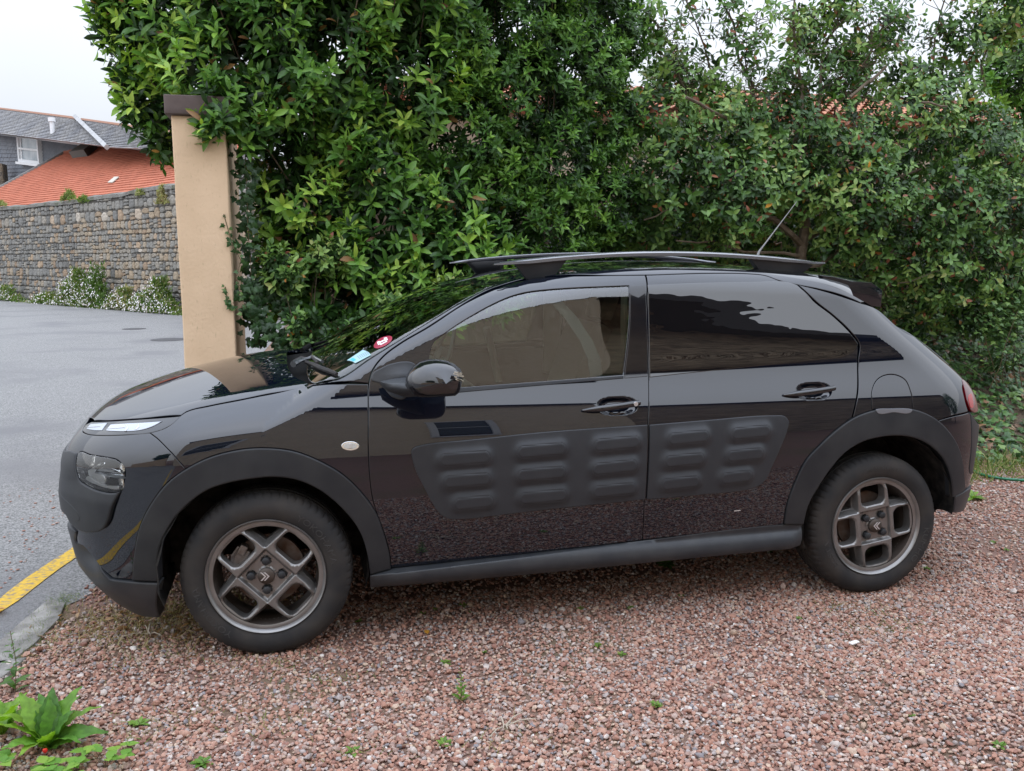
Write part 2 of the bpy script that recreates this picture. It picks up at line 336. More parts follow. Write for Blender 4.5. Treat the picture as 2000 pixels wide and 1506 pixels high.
def panel(name, dom, pts, mat_, parent=None, off=0., grid=.025, holes=(), hfun=None, fine=(), gap=.0013, bev=.0022, depth=.016, raw=False, bulge=0., hole_depth=None, finemask=None, flip=False):
    """a sheet on the body surface, trimmed to an outline, with rounded edges folded in"""
    sp = grid*.6
    rings = []
    for k, lst in enumerate([pts]+list(holes)):
        R = np.array(lst) if raw else outline(dom, lst, sp)
        if area2(R) < 0: R = R[::-1]
        s = 1 if k == 0 else -1
        rings.append((inset(R, s*gap), inset(R, s*(gap+bev))))
    out = rings[0][1]; mn, mx_ = out.min(0), out.max(0)
    gx, gy = np.meshgrid(np.arange(mn[0]+grid*.5, mx_[0], grid), np.arange(mn[1]+grid*.5, mx_[1], grid)); gy = gy+0; gx[::2] += grid*.5
    G = np.stack([gx.ravel(), gy.ravel()], 1)
    for cx, cy, rx, ry, g in fine:
        fx, fy = np.meshgrid(np.arange(cx-rx, cx+rx, g), np.arange(cy-ry, cy+ry, g)); fx[::2] += g*.5
        k = (abs(G[:, 0]-cx) > rx+g) | (abs(G[:, 1]-cy) > ry+g); G = np.concatenate([G[k], np.stack([fx.ravel(), fy.ravel()], 1)])
    def inside(Q):
        k = pip(Q, out)
        for r in rings[1:]: k &= ~pip(Q, r[1])
        return k
    G = G[inside(G)]
    dd = np.min([pdist(G, r[1]) for r in rings], 0) if len(G) else np.zeros(0)
    G = G[dd > (grid*.35 if not fine else np.minimum(grid*.35, .004))]
    V = []; E = []; kind = []
    for r1, r2 in rings:
        for r, kd in ((r1, 1), (r2, 0)):
            b = len(V); V += [tuple(p) for p in r]; E += [(b+i, b+(i+1) % len(r)) for i in range(len(r))]; kind += [kd]*len(r)
    n_ring = len(V); V += [tuple(p) for p in G]; kind += [0]*len(G)
    vo, eo, fo, ov, oe, of = delaunay_2d_cdt([Vector(v) for v in V], E, [], 0, 1e-7)
    VO = np.array([tuple(v) for v in vo]); src = [o[0] if o else -1 for o in ov]
    T = np.array([f for f in fo if len(f) == 3]); cen = VO[T].mean(1)
    k = pip(cen, rings[0][0])
    for r1, r2 in rings[1:]: k &= ~pip(cen, r1)
    T = T[k]
    kd = np.array([kind[s] if s >= 0 else 0 for s in src])
    flat = getattr(dom, 'flat', False)
    P0 = dom.pos(VO); N0 = np.tile([0, -1., 0], (len(VO), 1)) if flat else gradn(P0)
    h = np.full(len(VO), float(off)); hf = (lambda Q: 0.) if hfun is None else hfun
    h = h+hf(VO); P = P0+N0*(h-kd*bev*.8)[:, None]
    N = N0.copy()
    if hfun is not None:
        e = 8e-4
        def pp(Q):
            A = dom.pos(Q); return A+(np.tile([0, -1., 0], (len(Q), 1)) if flat else gradn(A))*(off+hf(Q))[:, None]
        ta = pp(VO+[e, 0])-pp(VO-[e, 0]); tb = pp(VO+[0, e])-pp(VO-[0, e]); c = nrm(np.cross(ta, tb)); s = np.sign((c*N0).sum(1)); N = c*s[:, None]
    # orient
    tn = np.cross(P[T[:, 1]]-P[T[:, 0]], P[T[:, 2]]-P[T[:, 0]]); fl = (tn*N0[T[:, 0]]).sum(1) < 0; T[fl] = T[fl][:, ::-1]
    Vv = list(P); Nn = list(N); Fc = [tuple(t) for t in T]; inv = {s: i for i, s in enumerate(src) if s >= 0 and s < n_ring}
    b = 0
    for ri, (r1, r2) in enumerate(rings):
        m = len(r1); ids = [inv.get(b+i, None) for i in range(m)]; ids = [i for i in ids if i is not None]; m2 = len(ids)
        Pr = P[ids]; tang = nrm(np.roll(Pr, -1, 0)-np.roll(Pr, 1, 0)); outw = nrm(np.cross(tang, N0[ids]))
        cm = P[inv.get(b+m, ids[0])]-P[ids[0]]
        if (outw[0]@cm) > 0: outw = -outw
        for i, g in enumerate(ids): Nn[g] = nrm(N[g]*.75+outw[i]*.65)
        dp = depth if (ri == 0 or hole_depth is None) else hole_depth
        s0 = len(Vv); Vv += list(Pr); Nn += list(outw); Vv += list(Pr-N0[ids]*dp); Nn += list(outw)
        for i in range(m2):
            j = (i+1) % m2; q = (s0+i, s0+j, s0+m2+j, s0+m2+i)
            fn = np.cross(Vv[q[1]]-Vv[q[0]], Vv[q[3]]-Vv[q[0]]); Fc.append(q if fn@outw[i] > 0 else q[::-1])
        b += 2*m
    return mesh_obj(name, Vv, Fc, mat_, parent, normals=np.array(Nn))
def mirror(o, parent=None):
    """the same part on the far side of the car"""
    me = o.data.copy(); n = len(me.vertices); co = np.empty(n*3, np.float32); me.vertices.foreach_get('co', co); co = co.reshape(-1, 3)
    ln = np.empty(len(me.loops)*3, np.float32); me.corner_normals.foreach_get('vector', ln); ln = ln.reshape(-1, 3)
    lv = np.empty(len(me.loops), np.int32); me.loops.foreach_get('vertex_index', lv); vn = np.zeros((n, 3)); vn[lv] = ln
    co[:, 1] = 2*YC-co[:, 1]; me.vertices.foreach_set('co', co.ravel()); me.flip_normals(); vn[:, 1] *= -1; me.update()
    me.normals_split_custom_set_from_vertices([tuple(map(float, v)) for v in vn])
    c = bpy.data.objects.new(o.name.split('.')[0], me); return link(c, parent if parent is not None else o.parent)
# ------------------------------------------------------------------ car materials
PAINT = mat('black_car_paint', (.0025, .004, .009), rough=.6, coat=1., spec=.0, coatrough=.0, noise=(3., .5, (.004, .006, .012), 3)); PAINT.node_tree.nodes['Principled BSDF'].inputs['Coat IOR'].default_value = 1.78
GLOSS = mat('gloss_black_trim', (.006, .006, .008), rough=.06, spec=.9)
CLAD = mat('matt_black_cladding', (.018, .0200, .0235), rough=.47, spec=.36, noise=(7., .8, (.033, .035, .037), 8), bump=(900, .12, .0006))
SKID = mat('grey_black_bumper_plastic', (.023, .026, .031), rough=.42, spec=.42, noise=(9., .8, (.042, .044, .047), 8), bump=(800, .12, .0006))
AIRB = mat('soft_charcoal_bump_panel', (.027, .0295, .034), rough=.44, spec=.38, noise=(14., .6, (.034, .037, .042), 6), bump=(1100, .08, .0005))
DARK = mat('inner_black', (.006, .006, .006), rough=.9, spec=.1)
WELL = mat('dirty_wheel_well_felt', (.012, .012, .012), rough=.95, spec=.1, noise=(18, .9, (.05, .045, .04), 8), bump=(60, .5, .006))
RUB = mat('tyre_rubber', (.024, .024, .025), rough=.72, spec=.25, noise=(9, .9, (.046, .041, .037), 8), bump=(160, .15, .0015))
RUBT = mat('tyre_lettering_rubber', (.043, .042, .041), rough=.6, spec=.3)
ALLOY = mat('anthracite_alloy', (.25, .245, .24), rough=.30, metal=.65, noise=(12, .6, (.16, .15, .14), 7))
ALLOYD = mat('dusty_dark_alloy', (.10, .085, .075), rough=.5, metal=.6, noise=(12, .9, (.06, .045, .036), 6))
RUST = mat('rusty_brake_disc', (.11, .06, .04), rough=.65, metal=.4, noise=(25, .8, (.20, .17, .15), 6))
STEEL = mat('dull_steel', (.22, .2, .19), rough=.5, metal=.7, noise=(30, .8, (.12, .09, .07), 5))
CHROME = mat('bright_reflector', (.85, .87, .9), rough=.08, metal=1.)
SILV = mat('pale_silver', (.62, .62, .62), rough=.3, metal=.6)
WHT = mat('white_lamp_plastic', (.40, .43, .48), rough=.2, coat=.6)
REDL = mat('red_lamp_plastic', (.09, .002, .004), rough=.15, coat=.4)
REDB = mat('bright_red_reflector', (.35, .008, .008), rough=.25, coat=.3)
GLF = glass_mat('side_glass', (.62, .74, .66), 2.6)
GLW = glass_mat('windscreen_glass', (.42, .52, .47), 1.45)
GLP = mat('dark_privacy_glass', (.005, .005, .006), rough=.5, spec=.0, coat=1., coatrough=0.); GLP.node_tree.nodes['Principled BSDF'].inputs['IOR'].default_value = 1.6; GLP.node_tree.nodes['Principled BSDF'].inputs['Coat IOR'].default_value = 1.95
def wavy(m, sc, st):
    t = m.node_tree; b = t.nodes['Principled BSDF']; tcn = t.nodes.new('ShaderNodeTexCoord'); mp = t.nodes.new('ShaderNodeMapping'); mp.inputs['Scale'].default_value = (1, 1, 2.6)
    nz = t.nodes.new('ShaderNodeTexNoise'); nz.inputs['Scale'].default_value = sc; nz.inputs['Detail'].default_value = 1; bp = t.nodes.new('ShaderNodeBump'); bp.inputs['Strength'].default_value = st; bp.inputs['Distance'].default_value = .01
    t.links.new(tcn.outputs['Object'], mp.inputs[0]); t.links.new(mp.outputs[0], nz.inputs['Vector']); t.links.new(nz.outputs[0], bp.inputs['Height'])
    for i in ('Coat Normal', 'Normal'): t.links.new(bp.outputs[0], b.inputs[i])
wavy(GLP, 9, .010); wavy(PAINT, 2.2, .012)
CLEAR = glass_mat('clear_lamp_cover', (.9, .92, .92), 1.6)
CLOTH = mat('grey_seat_fabric', (.30, .27, .23), rough=.9, spec=.1, bump=(300, .3, .002))
BEIGE = mat('light_interior_trim', (.30, .27, .22), rough=.8, spec=.2)
DASH = mat('dashboard_plastic', (.06, .055, .05), rough=.6)
BELT = mat('grey_seat_belt', (.22, .23, .25), rough=.8)
GREEN_GLOW = None
# ------------------------------------------------------------------ CAR
car = empty('car'); tag(car, 'black five door hatchback with matt bump panels on its doors, parked on the red gravel', 'car')
def both(o): mirror(o); return o
ARCH_F = [(260, 1132), (264, 1078), (275, 1026), (297, 982), (328, 942), (363, 916), (407, 894), (464, 879), (516, 875), (573, 881), (626, 901), (670, 927), (714, 971), (736, 1004), (749, 1039), (760, 1078), (764, 1110)]
ARCH_FI = [(312, 1134), (311, 1110), (312, 1078), (323.5, 1043), (345, 1008), (372, 980), (407, 956), (451, 942), (494.5, 934.6), (538, 931.5), (582, 938), (626, 958), (670, 995), (700.5, 1034.5), (716, 1078), (722, 1122)]
ARCH_R = [(1530, 1024), (1536.5, 985.5), (1550, 946), (1573, 899), (1600, 869), (1633, 839), (1666, 816), (1699, 803), (1739, 797), (1782, 799), (1815, 811), (1839, 828), (1862, 856), (1875, 886), (1881, 926), (1882, 957)]
ARCH_RI = [(1568, 1024), (1578, 985.5), (1600, 946), (1623, 912.5), (1649, 884), (1683, 863), (1716, 854), (1759, 851), (1792, 858), (1819, 873), (1842, 899), (1854, 932), (1857, 972)]
def c_(l, first=True, last=True):
    l = [tuple(p) for p in l]
    if first: l[0] = l[0][:2]+('s',)
    if last: l[-1] = l[-1][:2]+('s',)
    return l
# inner shell: body sheet coloured black to stand for the shade in the gaps
inner_pts = [('p', -1.36, .50, 's'), ('p', -1.36, .80, 's'), ('p', -.9, .86), ('p', -.5, .875), ('p', -.3, .90, 's'), ('p', .2, .98, 's'), ('p', 1.3, 1.0), ('p', 2.4, 1.06), ('p', 3.0, 1.06, 's'), ('p', 3.95, 1.05, 's'), ('p', 3.95, .40, 's'), ('p', 3.3, .42, 's'), ('p', 3.18, .45, 's')]
inner_pts += c_([(u+(3 if u > 1740 else -3), v-4) for u, v in ARCH_R][::-1])[1:] + [('p', 2.2, .26, 's'), ('p', .5, .27, 's')] + c_([(u, v-4) for u, v in ARCH_F][::-1])[1:] + [('p', -.75, .36, 's')]
both(panel('body_shell', A_, inner_pts, DARK, car, off=-.032, grid=.06, depth=.03))
both(panel('body_shell', A_, [('p', 1.62, 1.0, 's'), ('p', 3.2, 1.0, 's'), ('p', 2.95, 1.2), ('p', 2.72, 1.30), ('p', 2.4, 1.36), ('p', 1.62, 1.40, 's')], DARK, car, off=-.03, grid=.06, depth=.01))
# front wing
wing = both(panel('front_wing', A_, [(353, 811, 's'), (364, 804), (407, 793), (473, 780), (538, 767), (611, 752), (640, 750), (719.5, 750, 's'), (719.5, 794), (720, 898), (727, 970), (736, 1004, 's'), (714, 971), (670, 927), (626, 901), (573, 881), (516, 875), (464, 879), (407, 894), (363, 916, 's'), (335, 885), (310, 859), (293, 845, 's'), (322, 836), (339, 825)], PAINT, car, grid=.012))
front_l = [(153, 885), (180, 889), (212, 894), (228, 898), (239, 908), (244, 919), (242, 940), (238, 958), (225, 962), (196, 958), (169, 946), (157, 937), (151, 920), (150, 900)]
both(panel('front_bumper', A_, [(293, 845, 's'), (310, 859), (335, 885), (363, 916, 's')] + ARCH_F[4:0:-1] + [(260, 1132, 's'), (218, 1129, 's'), (202, 1114), (181, 1087), (164, 1068), (150, 1058), ('p', -.76, .465), ('p', -.9, .465), ('p', -1.359, .465, 's'), ('p', -1.359, .845, 's'), ('p', -.95, .85), (161, 843, 's'), (172, 848), (196, 850), (244, 849)], PAINT, car, grid=.012, holes=[front_l], hole_depth=.03))
both(panel('bump_guard', A_, [('p', -1.359, .76, 's'), ('p', -.9, .755), (140, 880, 's'), (153, 885, 's'), (150, 900), (151, 920), (157, 937), (169, 946), (196, 958), (225, 962), (238, 958, 's'), (230, 975), (224, 990), (215, 1020), (205, 1033), (185, 1038), (162, 1034), (147, 1022), ('p', -.80, .53), ('p', -1.0, .525), ('p', -1.359, .52, 's')], CLAD, car, off=.008, grid=.025, bev=.006, depth=.03,
           hfun=lambda Q: .010*np.clip((.68-Q[:, 1])/.06, 0, 1)))
both(panel('fog_lamp_blank', A_, [('p', -1.0, .61, 's'), ('p', -.80, .60), ('p', -.72, .585), ('p', -.68, .562), ('p', -.672, .540), ('p', -.69, .527), ('p', -.75, .53), ('p', -1.0, .535, 's')], CLAD, car, off=.020, grid=.02, bev=.003, depth=.006))
# lower headlamp: bowl, reflectors, clear cover
hl = panel('headlight', A_, front_l, CLEAR, car, off=.002, grid=.02, depth=.004)
bowl = panel('lamp_bowl', A_, front_l, mat('lamp_bowl_chrome', (.55, .53, .50), rough=.12, metal=1., bump=(14, .8, .02)), hl, off=-.05, grid=.015, depth=.002, hfun=lambda Q: -.02*np.sin(Q[:, 0]*40))
ref = panel('reflector', A_, [(170, 932), (196, 912), (222, 918), (236, 932), (232, 950), (205, 953), (182, 947)], CHROME, hl, off=-.03, grid=.01, depth=.01, hfun=lambda Q: -.018*np.cos((Q[:, 1]-.66)*38))
panel('reflector', A_, [(160, 915), (185, 925), (196, 940), (190, 950), (172, 940), (160, 930)], SILV, hl, off=-.024, grid=.01, depth=.01)  # pale piece added as the lamp's bright patch, the bowl alone stays dark
slot = panel('lamp_divider', A_, [(158, 914), (180, 906), (198, 902), (198, 906), (180, 911), (160, 919)], CHROME, hl, off=-.015, grid=.01, depth=.01)
slot = panel('lamp_divider', A_, [(160, 936), (182, 949), (205, 956), (228, 957), (228, 953), (205, 950), (184, 943), (164, 931)], SILV, hl, off=-.012, grid=.01, depth=.01)
for o in [hl]:
    h2 = mirror(o); [mirror(c, h2) for c in (bowl, ref)]
# slim upper running lamp
drl_pts = [(159, 841, 's'), (167, 829), (180, 822, 's'), (212, 821), (276, 817), (353, 811, 's'), (339, 825), (322, 836), (293, 845), (244, 849), (196, 850), (172, 848)]
drl = panel('running_light', A_, drl_pts, GLOSS, car, off=-.002, grid=.015, depth=.03)
d1 = panel('lamp_window', A_, [(168, 838, 's'), (178, 827, 's'), (210, 825, 's'), (199, 841, 's'), (184, 841, 's')], WHT, drl, off=.0005, grid=.01, bev=.001, depth=.004)
d2 = panel('lamp_window', A_, [(206, 841, 's'), (217, 828, 's'), (250, 826, 's'), (318, 822, 's'), (300, 832), (276, 840), (240, 843, 's'), (210, 842, 's')], WHT, drl, off=.0005, grid=.01, bev=.001, depth=.004)
ch = [panel('lamp_divider', A_, p, SILV, drl, off=.0025, grid=.01, bev=.0008, depth=.004) for p in ([(244, 828, 's'), (248, 836, 's'), (242, 843, 's'), (246, 843, 's'), (252, 836, 's'), (248, 828, 's')], [(270, 827, 's'), (269, 834, 's'), (262, 840, 's'), (266, 840, 's'), (273, 834, 's'), (273, 827, 's')], [(208, 837, 's'), (244, 834, 's'), (245, 836, 's'), (208, 839, 's')], [(170, 834, 's'), (196, 832, 's'), (196, 834, 's'), (170, 836, 's')])]
m_ = mirror(drl); mirror(d1, m_); mirror(d2, m_)
# arches, skid, sill
arch_flare = lambda Q: 0*Q[:, 0]
both(panel('front_arch_cladding', A_, c_(ARCH_F)+c_(ARCH_FI[::-1]), CLAD, car, off=.010, grid=.02, bev=.006, depth=.035))
both(panel('rear_arch_cladding', A_, c_(ARCH_R)+c_(ARCH_RI[::-1]), CLAD, car, off=.010, grid=.02, bev=.006, depth=.035))
both(panel('lower_front_bumper', A_, [(314, 1137, 's'), (259, 1134), (218, 1129, 's'), (202, 1114), (181, 1087), (164, 1068), (150, 1058), ('p', -.76, .465), ('p', -.9, .465), ('p', -1.359, .465, 's'), ('p', -1.359, .30, 's'), ('p', -.95, .30), ('p', -.80, .29), (179, 1127), (202, 1149), (240, 1178), (272, 1196), (314, 1203, 's')], SKID, car, off=.012, grid=.02, bev=.006, depth=.04,
           hfun=lambda Q: -.035*np.exp(-((Q[:, 0]+.715)/.075)**2-((Q[:, 1]-.385)/.055)**2)))
both(panel('sill', A_, [(722, 1122, 's'), (764, 1111, 's'), (1000, 1085), (1255, 1056), (1530, 1024.5), (1567, 1024, 's'), (1560, 1062, 's'), (1300, 1088), (1000, 1121), (722, 1149, 's')], SKID, car, off=.002, grid=.015, bev=.004, depth=.05,
           hfun=lambda Q: .040*np.clip(np.sin(np.clip((Q[:, 1]-.235)/.105, 0, 1)*math.pi), 0, 1)**.7*np.clip((Q[:, 0]-.36)/.12, .25, 1)*np.clip((2.26-Q[:, 0])/.1, .3, 1)))
# doors
WIN_F = [(838, 704, 's'), (841, 688), (848, 669), (873, 649), (910, 624), (984, 584), (1021, 572), (1065, 566), (1228, 558, 's'), (1228, 620), (1217, 731.6, 's'), (1060, 744), (902, 756), (842, 761, 's')]
def recess(cx, cz, rx=.088, rz=.036, dep=.022):
    def f(Q):
        d = ((np.abs(Q[:, 0]-cx)/rx)**2.6+(np.abs(Q[:, 1]-cz)/rz)**2.6)**(1/2.6); t = np.clip((1-d)/.42, 0, 1); return -dep*t*t*(3-2*t)
    return f
hF = A_.inv(hit([(1206, 793)]))[0]; hR = A_.inv(hit([(1590, 764)]))[0]
fdoor = panel('front_door', A_, [(1260, 537, 's'), (1170, 538), (1058, 541), (1020, 546), (984, 556), (910, 591), (836, 639), (780, 672), (747, 698), (729, 722), (720.5, 750), (719.5, 794), (720, 898), (727, 970), (736, 1004), (749, 1039), (760, 1078), (764, 1110, 's'), (1000, 1085), (1255, 1055, 's'), (1259, 970), (1265.5, 830), (1267, 737), (1262, 620)], PAINT, car, grid=.018, holes=[WIN_F], hfun=recess(hF[0], hF[1]), fine=[(hF[0], hF[1], .10, .05, .004)], hole_depth=.02)
rdoor = panel('rear_door', A_, [(1262, 537, 's'), (1380, 533.5), (1464, 534.5), (1495, 538), (1521, 547.5, 's'), (1560, 560), (1600, 600), (1650, 645), (1674, 672), (1675, 700), (1675, 757), (1669, 796), (1664, 816, 's'), (1633, 839), (1600, 869), (1573, 899), (1550, 946), (1536.5, 985.5), (1530, 1024, 's'), (1255, 1055, 's'), (1259, 970), (1265.5, 830), (1267, 737), (1262, 620)], PAINT, car, grid=.018, hfun=recess(hR[0], hR[1]), fine=[(hR[0], hR[1], .10, .05, .004)])
fd2 = mirror(fdoor); rd2 = mirror(rdoor)
w1 = panel('window', A_, WIN_F, GLF, fdoor, off=-.006, grid=.014, bev=.001, depth=.003, gap=-.004); mirror(w1, fd2)
w2 = panel('window', A_, [(1264, 556.5, 's'), (1380, 552), (1470, 550.5), (1537, 550.5), (1556, 556.5, 's'), (1590, 590), (1625, 617), (1656.5, 647), (1676, 671, 's'), (1672, 682), (1658, 693), (1590, 704), (1450, 718.5), (1345, 729.5), (1268.5, 738, 's')], GLP, rdoor, off=.003, grid=.012, bev=.002, depth=.006); mirror(w2, rd2)
pil = panel('pillar_trim', A_, [(1230, 558, 's'), (1259.5, 556.5, 's'), (1264, 640), (1265, 736, 's'), (1219, 740, 's'), (1229, 640)], GLOSS, fdoor, off=.002, grid=.03, bev=.0015, depth=.006); mirror(pil, fd2)
seal = panel('window_seal', A_, [(846, 763, 's'), (902, 758.5), (1218, 733.5, 's'), (1218, 740, 's'), (902, 767), (848, 772, 's')], CLAD, fdoor, off=.004, grid=.02, bev=.002, depth=.008); mirror(seal, fd2)
# bump panels with their air capsules
caps_f = [((860, 897), (952, 890)), ((868, 939), (953, 932)), ((888, 982), (958, 975)), ((1012, 882), (1099, 874)), ((1011, 927), (1098, 919)), ((1015, 971), (1101, 963)), ((1160, 869), (1243, 861)), ((1157, 915), (1238, 906)), ((1157, 958), (1235, 950))]
caps_r = [((1304, 857), (1377, 850)), ((1297, 900), (1368, 893)), ((1291, 944), (1359, 937)), ((1427, 847), (1496, 840)), ((1418, 890), (1483, 883)), ((1406, 933), (1461, 926))]
def capfun(caps):
    segs = []
    for a, b in caps:
        q = A_.inv(hit([a, b])); d = (q[1]-q[0])/np.linalg.norm(q[1]-q[0]); segs.append((q[0]+d*.017, q[1]-d*.017))
    def f(Q):
        h = np.zeros(len(Q)); g = np.zeros(len(Q))
        for a, b in segs:
            d = b-a; t = np.clip(((Q-a)@d)/(d@d), 0, 1); r = np.linalg.norm(Q-(a+t[:, None]*d), axis=1)
            h += (.0135*np.exp(-(np.maximum(r-.013, 0)/.024)**2))**4; g += -.0009*np.exp(-((r-.0225)/.0019)**2)
        h = h**.25+g
        return h
    return f, segs
cf, sf = capfun(caps_f); cr_, sr = capfun(caps_r)
AB_F = [(803, 885), (804, 878), (811, 872.5), (827, 868), (920, 858), (1053, 844), (1160, 836), (1263.5, 829, 's'), (1258.5, 974.5, 's'), (1160, 985), (1053, 996), (960, 1007), (897, 1013.5), (873.6, 1012), (858, 1003), (845, 985), (829, 955), (812, 920)]
AB_R = [(1267, 829.2, 's'), (1380, 820), (1509, 811), (1531, 813), (1539, 824), (1536, 840), (1524, 871), (1505, 913), (1494, 935.5), (1482, 947), (1460, 955), (1365, 966), (1261.5, 975, 's')]
def capfine(segs): return [((a[0]+b[0])/2, (a[1]+b[1])/2, abs(b[0]-a[0])/2+.045, .045, .0037) for a, b in segs]
ab = panel('bump_panel', A_, AB_F, AIRB, fdoor, off=.0125, grid=.014, hfun=cf, fine=capfine(sf), bev=.004, depth=.015); mirror(ab, fd2)
ab2 = panel('bump_panel', A_, AB_R, AIRB, rdoor, off=.0125, grid=.014, hfun=cr_, fine=capfine(sr), bev=.004, depth=.015); mirror(ab2, rd2)
# door handles
def handle(parent, c, key):
    m = MB(); cx, cz = c; y = float(A_.pos(np.array([[cx, cz]]))[0, 1])
    xs = np.linspace(-.150, .088, 15)
    P = [(cx+x, y-.004-.022*max(0, math.cos((x+.03)/.125*1.5))**.6, cz-.010+.022*(x+.15)/.24) for x in xs]
    rr = [.0035+.0095*min(1, (i+.4)/4.)*(1 if i < 13 else .8) for i in range(15)]
    m.tube(P, rr, 10)
    h = m.build('door_handle', GLOSS, parent, smooth=True)
    m = MB(); m.tube([(cx+x, y-.002-.004*math.sin(math.pi*i/8), cz-.030+.004*math.cos(i)) for i, x in enumerate(np.linspace(-.035, .03, 9))], .006, 8)
    m.build('handle_cup', GLOSS, parent, smooth=True)
    if key: MB().lathe([(0.0001, -.003), (.0085, -.003), (.0095, 0), (.0095, .004)], 20, c=(cx+.066, y-.030, cz+.010)).build('key_lock', SILV, parent, smooth=True)
handle(fdoor, hF, True); handle(rdoor, hR, False)
# rear quarter, flap, tail
flap_pts = [(1703, 800, 's'), (1703, 766), (1712.5, 743), (1729, 733), (1752, 733), (1769, 743), (1779, 766), (1783, 800, 's'), (1739, 798)]
both(panel('rear_wing', A_, [(1559, 556, 's'), (1600, 566), (1681, 592, 's'), (1716, 606), (1761, 645), (1795, 664), ('p', 3.17, .98), ('p', 3.36, .90), (1882, 745, 's'), (1880, 760), (1885, 783), (1891, 804, 's'), (1860, 812), (1837, 819.5), (1832, 821, 's'), (1815, 811), (1782, 799), (1739, 797), (1699, 803), (1666, 816, 's'), (1671, 796), (1677, 757), (1677, 700), (1679, 672), (1660, 646), (1628, 616), (1594, 589)], PAINT, car, grid=.012, off=.0, holes=[flap_pts]))
both(panel('fuel_flap', A_, flap_pts, PAINT, car, grid=.02, off=.0))
both(panel('flap_finger_notch', A_, [(1707, 801.5), (1742, 798), (1779, 801.5), (1774, 807), (1742, 806), (1712, 808)], mat('pale_grey_plastic', (.14, .14, .15), rough=.45), car, off=.013, grid=.01, bev=.002, depth=.006))
tl = both(panel('tail_light', A_, [(1878, 741), ('p', 3.15, .93), ('p', 3.20, .91), ('p', 3.24, .87), ('p', 3.22, .81), (1896, 803), (1888, 785), (1882, 757)], REDL, car, off=.004, grid=.01, bev=.003, depth=.03))
panel('tail_reflector', A_, [(1889, 776), (1896, 770), (1899, 784), (1898, 798), (1893, 796)], REDB, tl, off=.0055, grid=.01, bev=.001, depth=.003)
both(panel('rear_bumper', A_, [(1832, 822, 's'), (1860, 814), (1892, 806, 's'), ('p', 3.12, .74), ('p', 3.4, .74), ('p', 3.95, .74, 's'), ('p', 3.95, .42, 's'), ('p', 3.4, .43), (1881, 957, 's'), (1881, 926), (1875, 886), (1862, 856), (1846, 835)], PAINT, car, grid=.018))
both(panel('rear_bumper_guard', A_, [(1893, 804, 's'), ('p', 3.16, .735), ('p', 3.5, .735), ('p', 3.95, .735, 's'), ('p', 3.95, .50, 's'), ('p', 3.4, .52), (1893, 925), (1896, 870)], CLAD, car, off=.003, grid=.03, bev=.006, depth=.03))
both(panel('lower_rear_bumper', A_, [('p', 2.985, .425, 's'), ('p', 3.07, .435), ('p', 3.25, .43), ('p', 3.95, .42, 's'), ('p', 3.95, .27, 's'), ('p', 3.3, .30), ('p', 3.1, .325), ('p', 3.0, .345, 's')], SKID, car, off=.010, grid=.025, bev=.006, depth=.03))
both(panel('tailgate', A_, [('p', 3.30, 1.24, 's'), ('p', 3.95, 1.26, 's'), ('p', 3.95, .75, 's'), ('p', 3.36, .75, 's'), ('p', 3.36, .89), ('p', 3.30, .94), ('p', 3.18, 1.02), ('p', 3.16, 1.13)], PAINT, car, grid=.04, off=-.001))
# upper side frame
both(panel('side_frame', C_, [(622, 750, 's'), (664, 739), (722, 701), (798, 653), (873, 607), (930, 574), (968, 556, 's'), (988, 545), (1010, 535), (1050, 529), (1106, 525), (1240, 525), (1360, 525.5), (1473, 530), (1540, 540), (1600, 551), (1690, 590, 's'), (1681, 592, 's'), (1600, 565), (1521, 547.5), (1495, 538), (1464, 534.5), (1380, 533.5), (1262, 537), (1170, 537), (1058, 540), (1020, 545), (983, 555), (909, 590), (835, 638), (779, 671), (746, 697), (728, 722), (720, 749, 's')], PAINT, car, grid=.011))
# bonnet, windscreen, roof: plan outlines, near half traced and mirrored
def plan(near, mid_a=None, mid_b=None, sp=.02):
    Pt, c = ctrl(H_, near); Q = Pt.copy()[::-1]; Q[:, 1] = 2*YC-Q[:, 1]; cc = c[::-1]
    P = list(Pt)+([mid_b] if mid_b is not None else [])+list(Q)+([mid_a] if mid_a is not None else []); C2 = list(c)+([False] if mid_b is not None else [])+list(cc)+([False] if mid_a is not None else [])
    return spline(np.array(P, float), C2, sp)
bon = plan([(183, 821, 's'), (212, 820.5), (276, 816.5), (353, 810.5, 's'), (364, 803), (407, 792), (473, 779), (538, 766), (611, 751), (618, 750.5, 's'), (592, 743), (576, 735), (564, 719), (561, 701)], (-.745, YC), (.100, YC))
panel('bonnet', H_, bon, PAINT, car, grid=.018, raw=True, depth=.02)
wsc = plan([(603, 741), (614, 748.5, 's'), (664, 738), (722, 700), (800, 652), (873, 606), (930, 573), (966, 556, 's')], (.21, YC), (.80, YC))
wsp = panel('windscreen', H_, wsc, GLW, car, grid=.05, raw=True, depth=.004)
trn = plan([('p', .08, .30), ('p', .17, .16), ('p', .23, .15, 's'), ('p', .24, .20)], (.06, YC), (.27, YC))
panel('scuttle_trough', H_, trn, DARK, car, grid=.04, raw=True, off=-.035, depth=.01)
rof = plan([(970, 556, 's'), (990, 545), (1012, 536.5), (1106, 527), (1240, 527), (1360, 527.5), (1473, 532), (1540, 542), (1600, 553), (1668, 580, 's')], (.80, YC), (2.66, YC))
panel('roof', H_, rof, mat('black_roof_glass', (.006, .007, .008), rough=.05, spec=.9, coat=.6), car, grid=.05, raw=True, depth=.02)
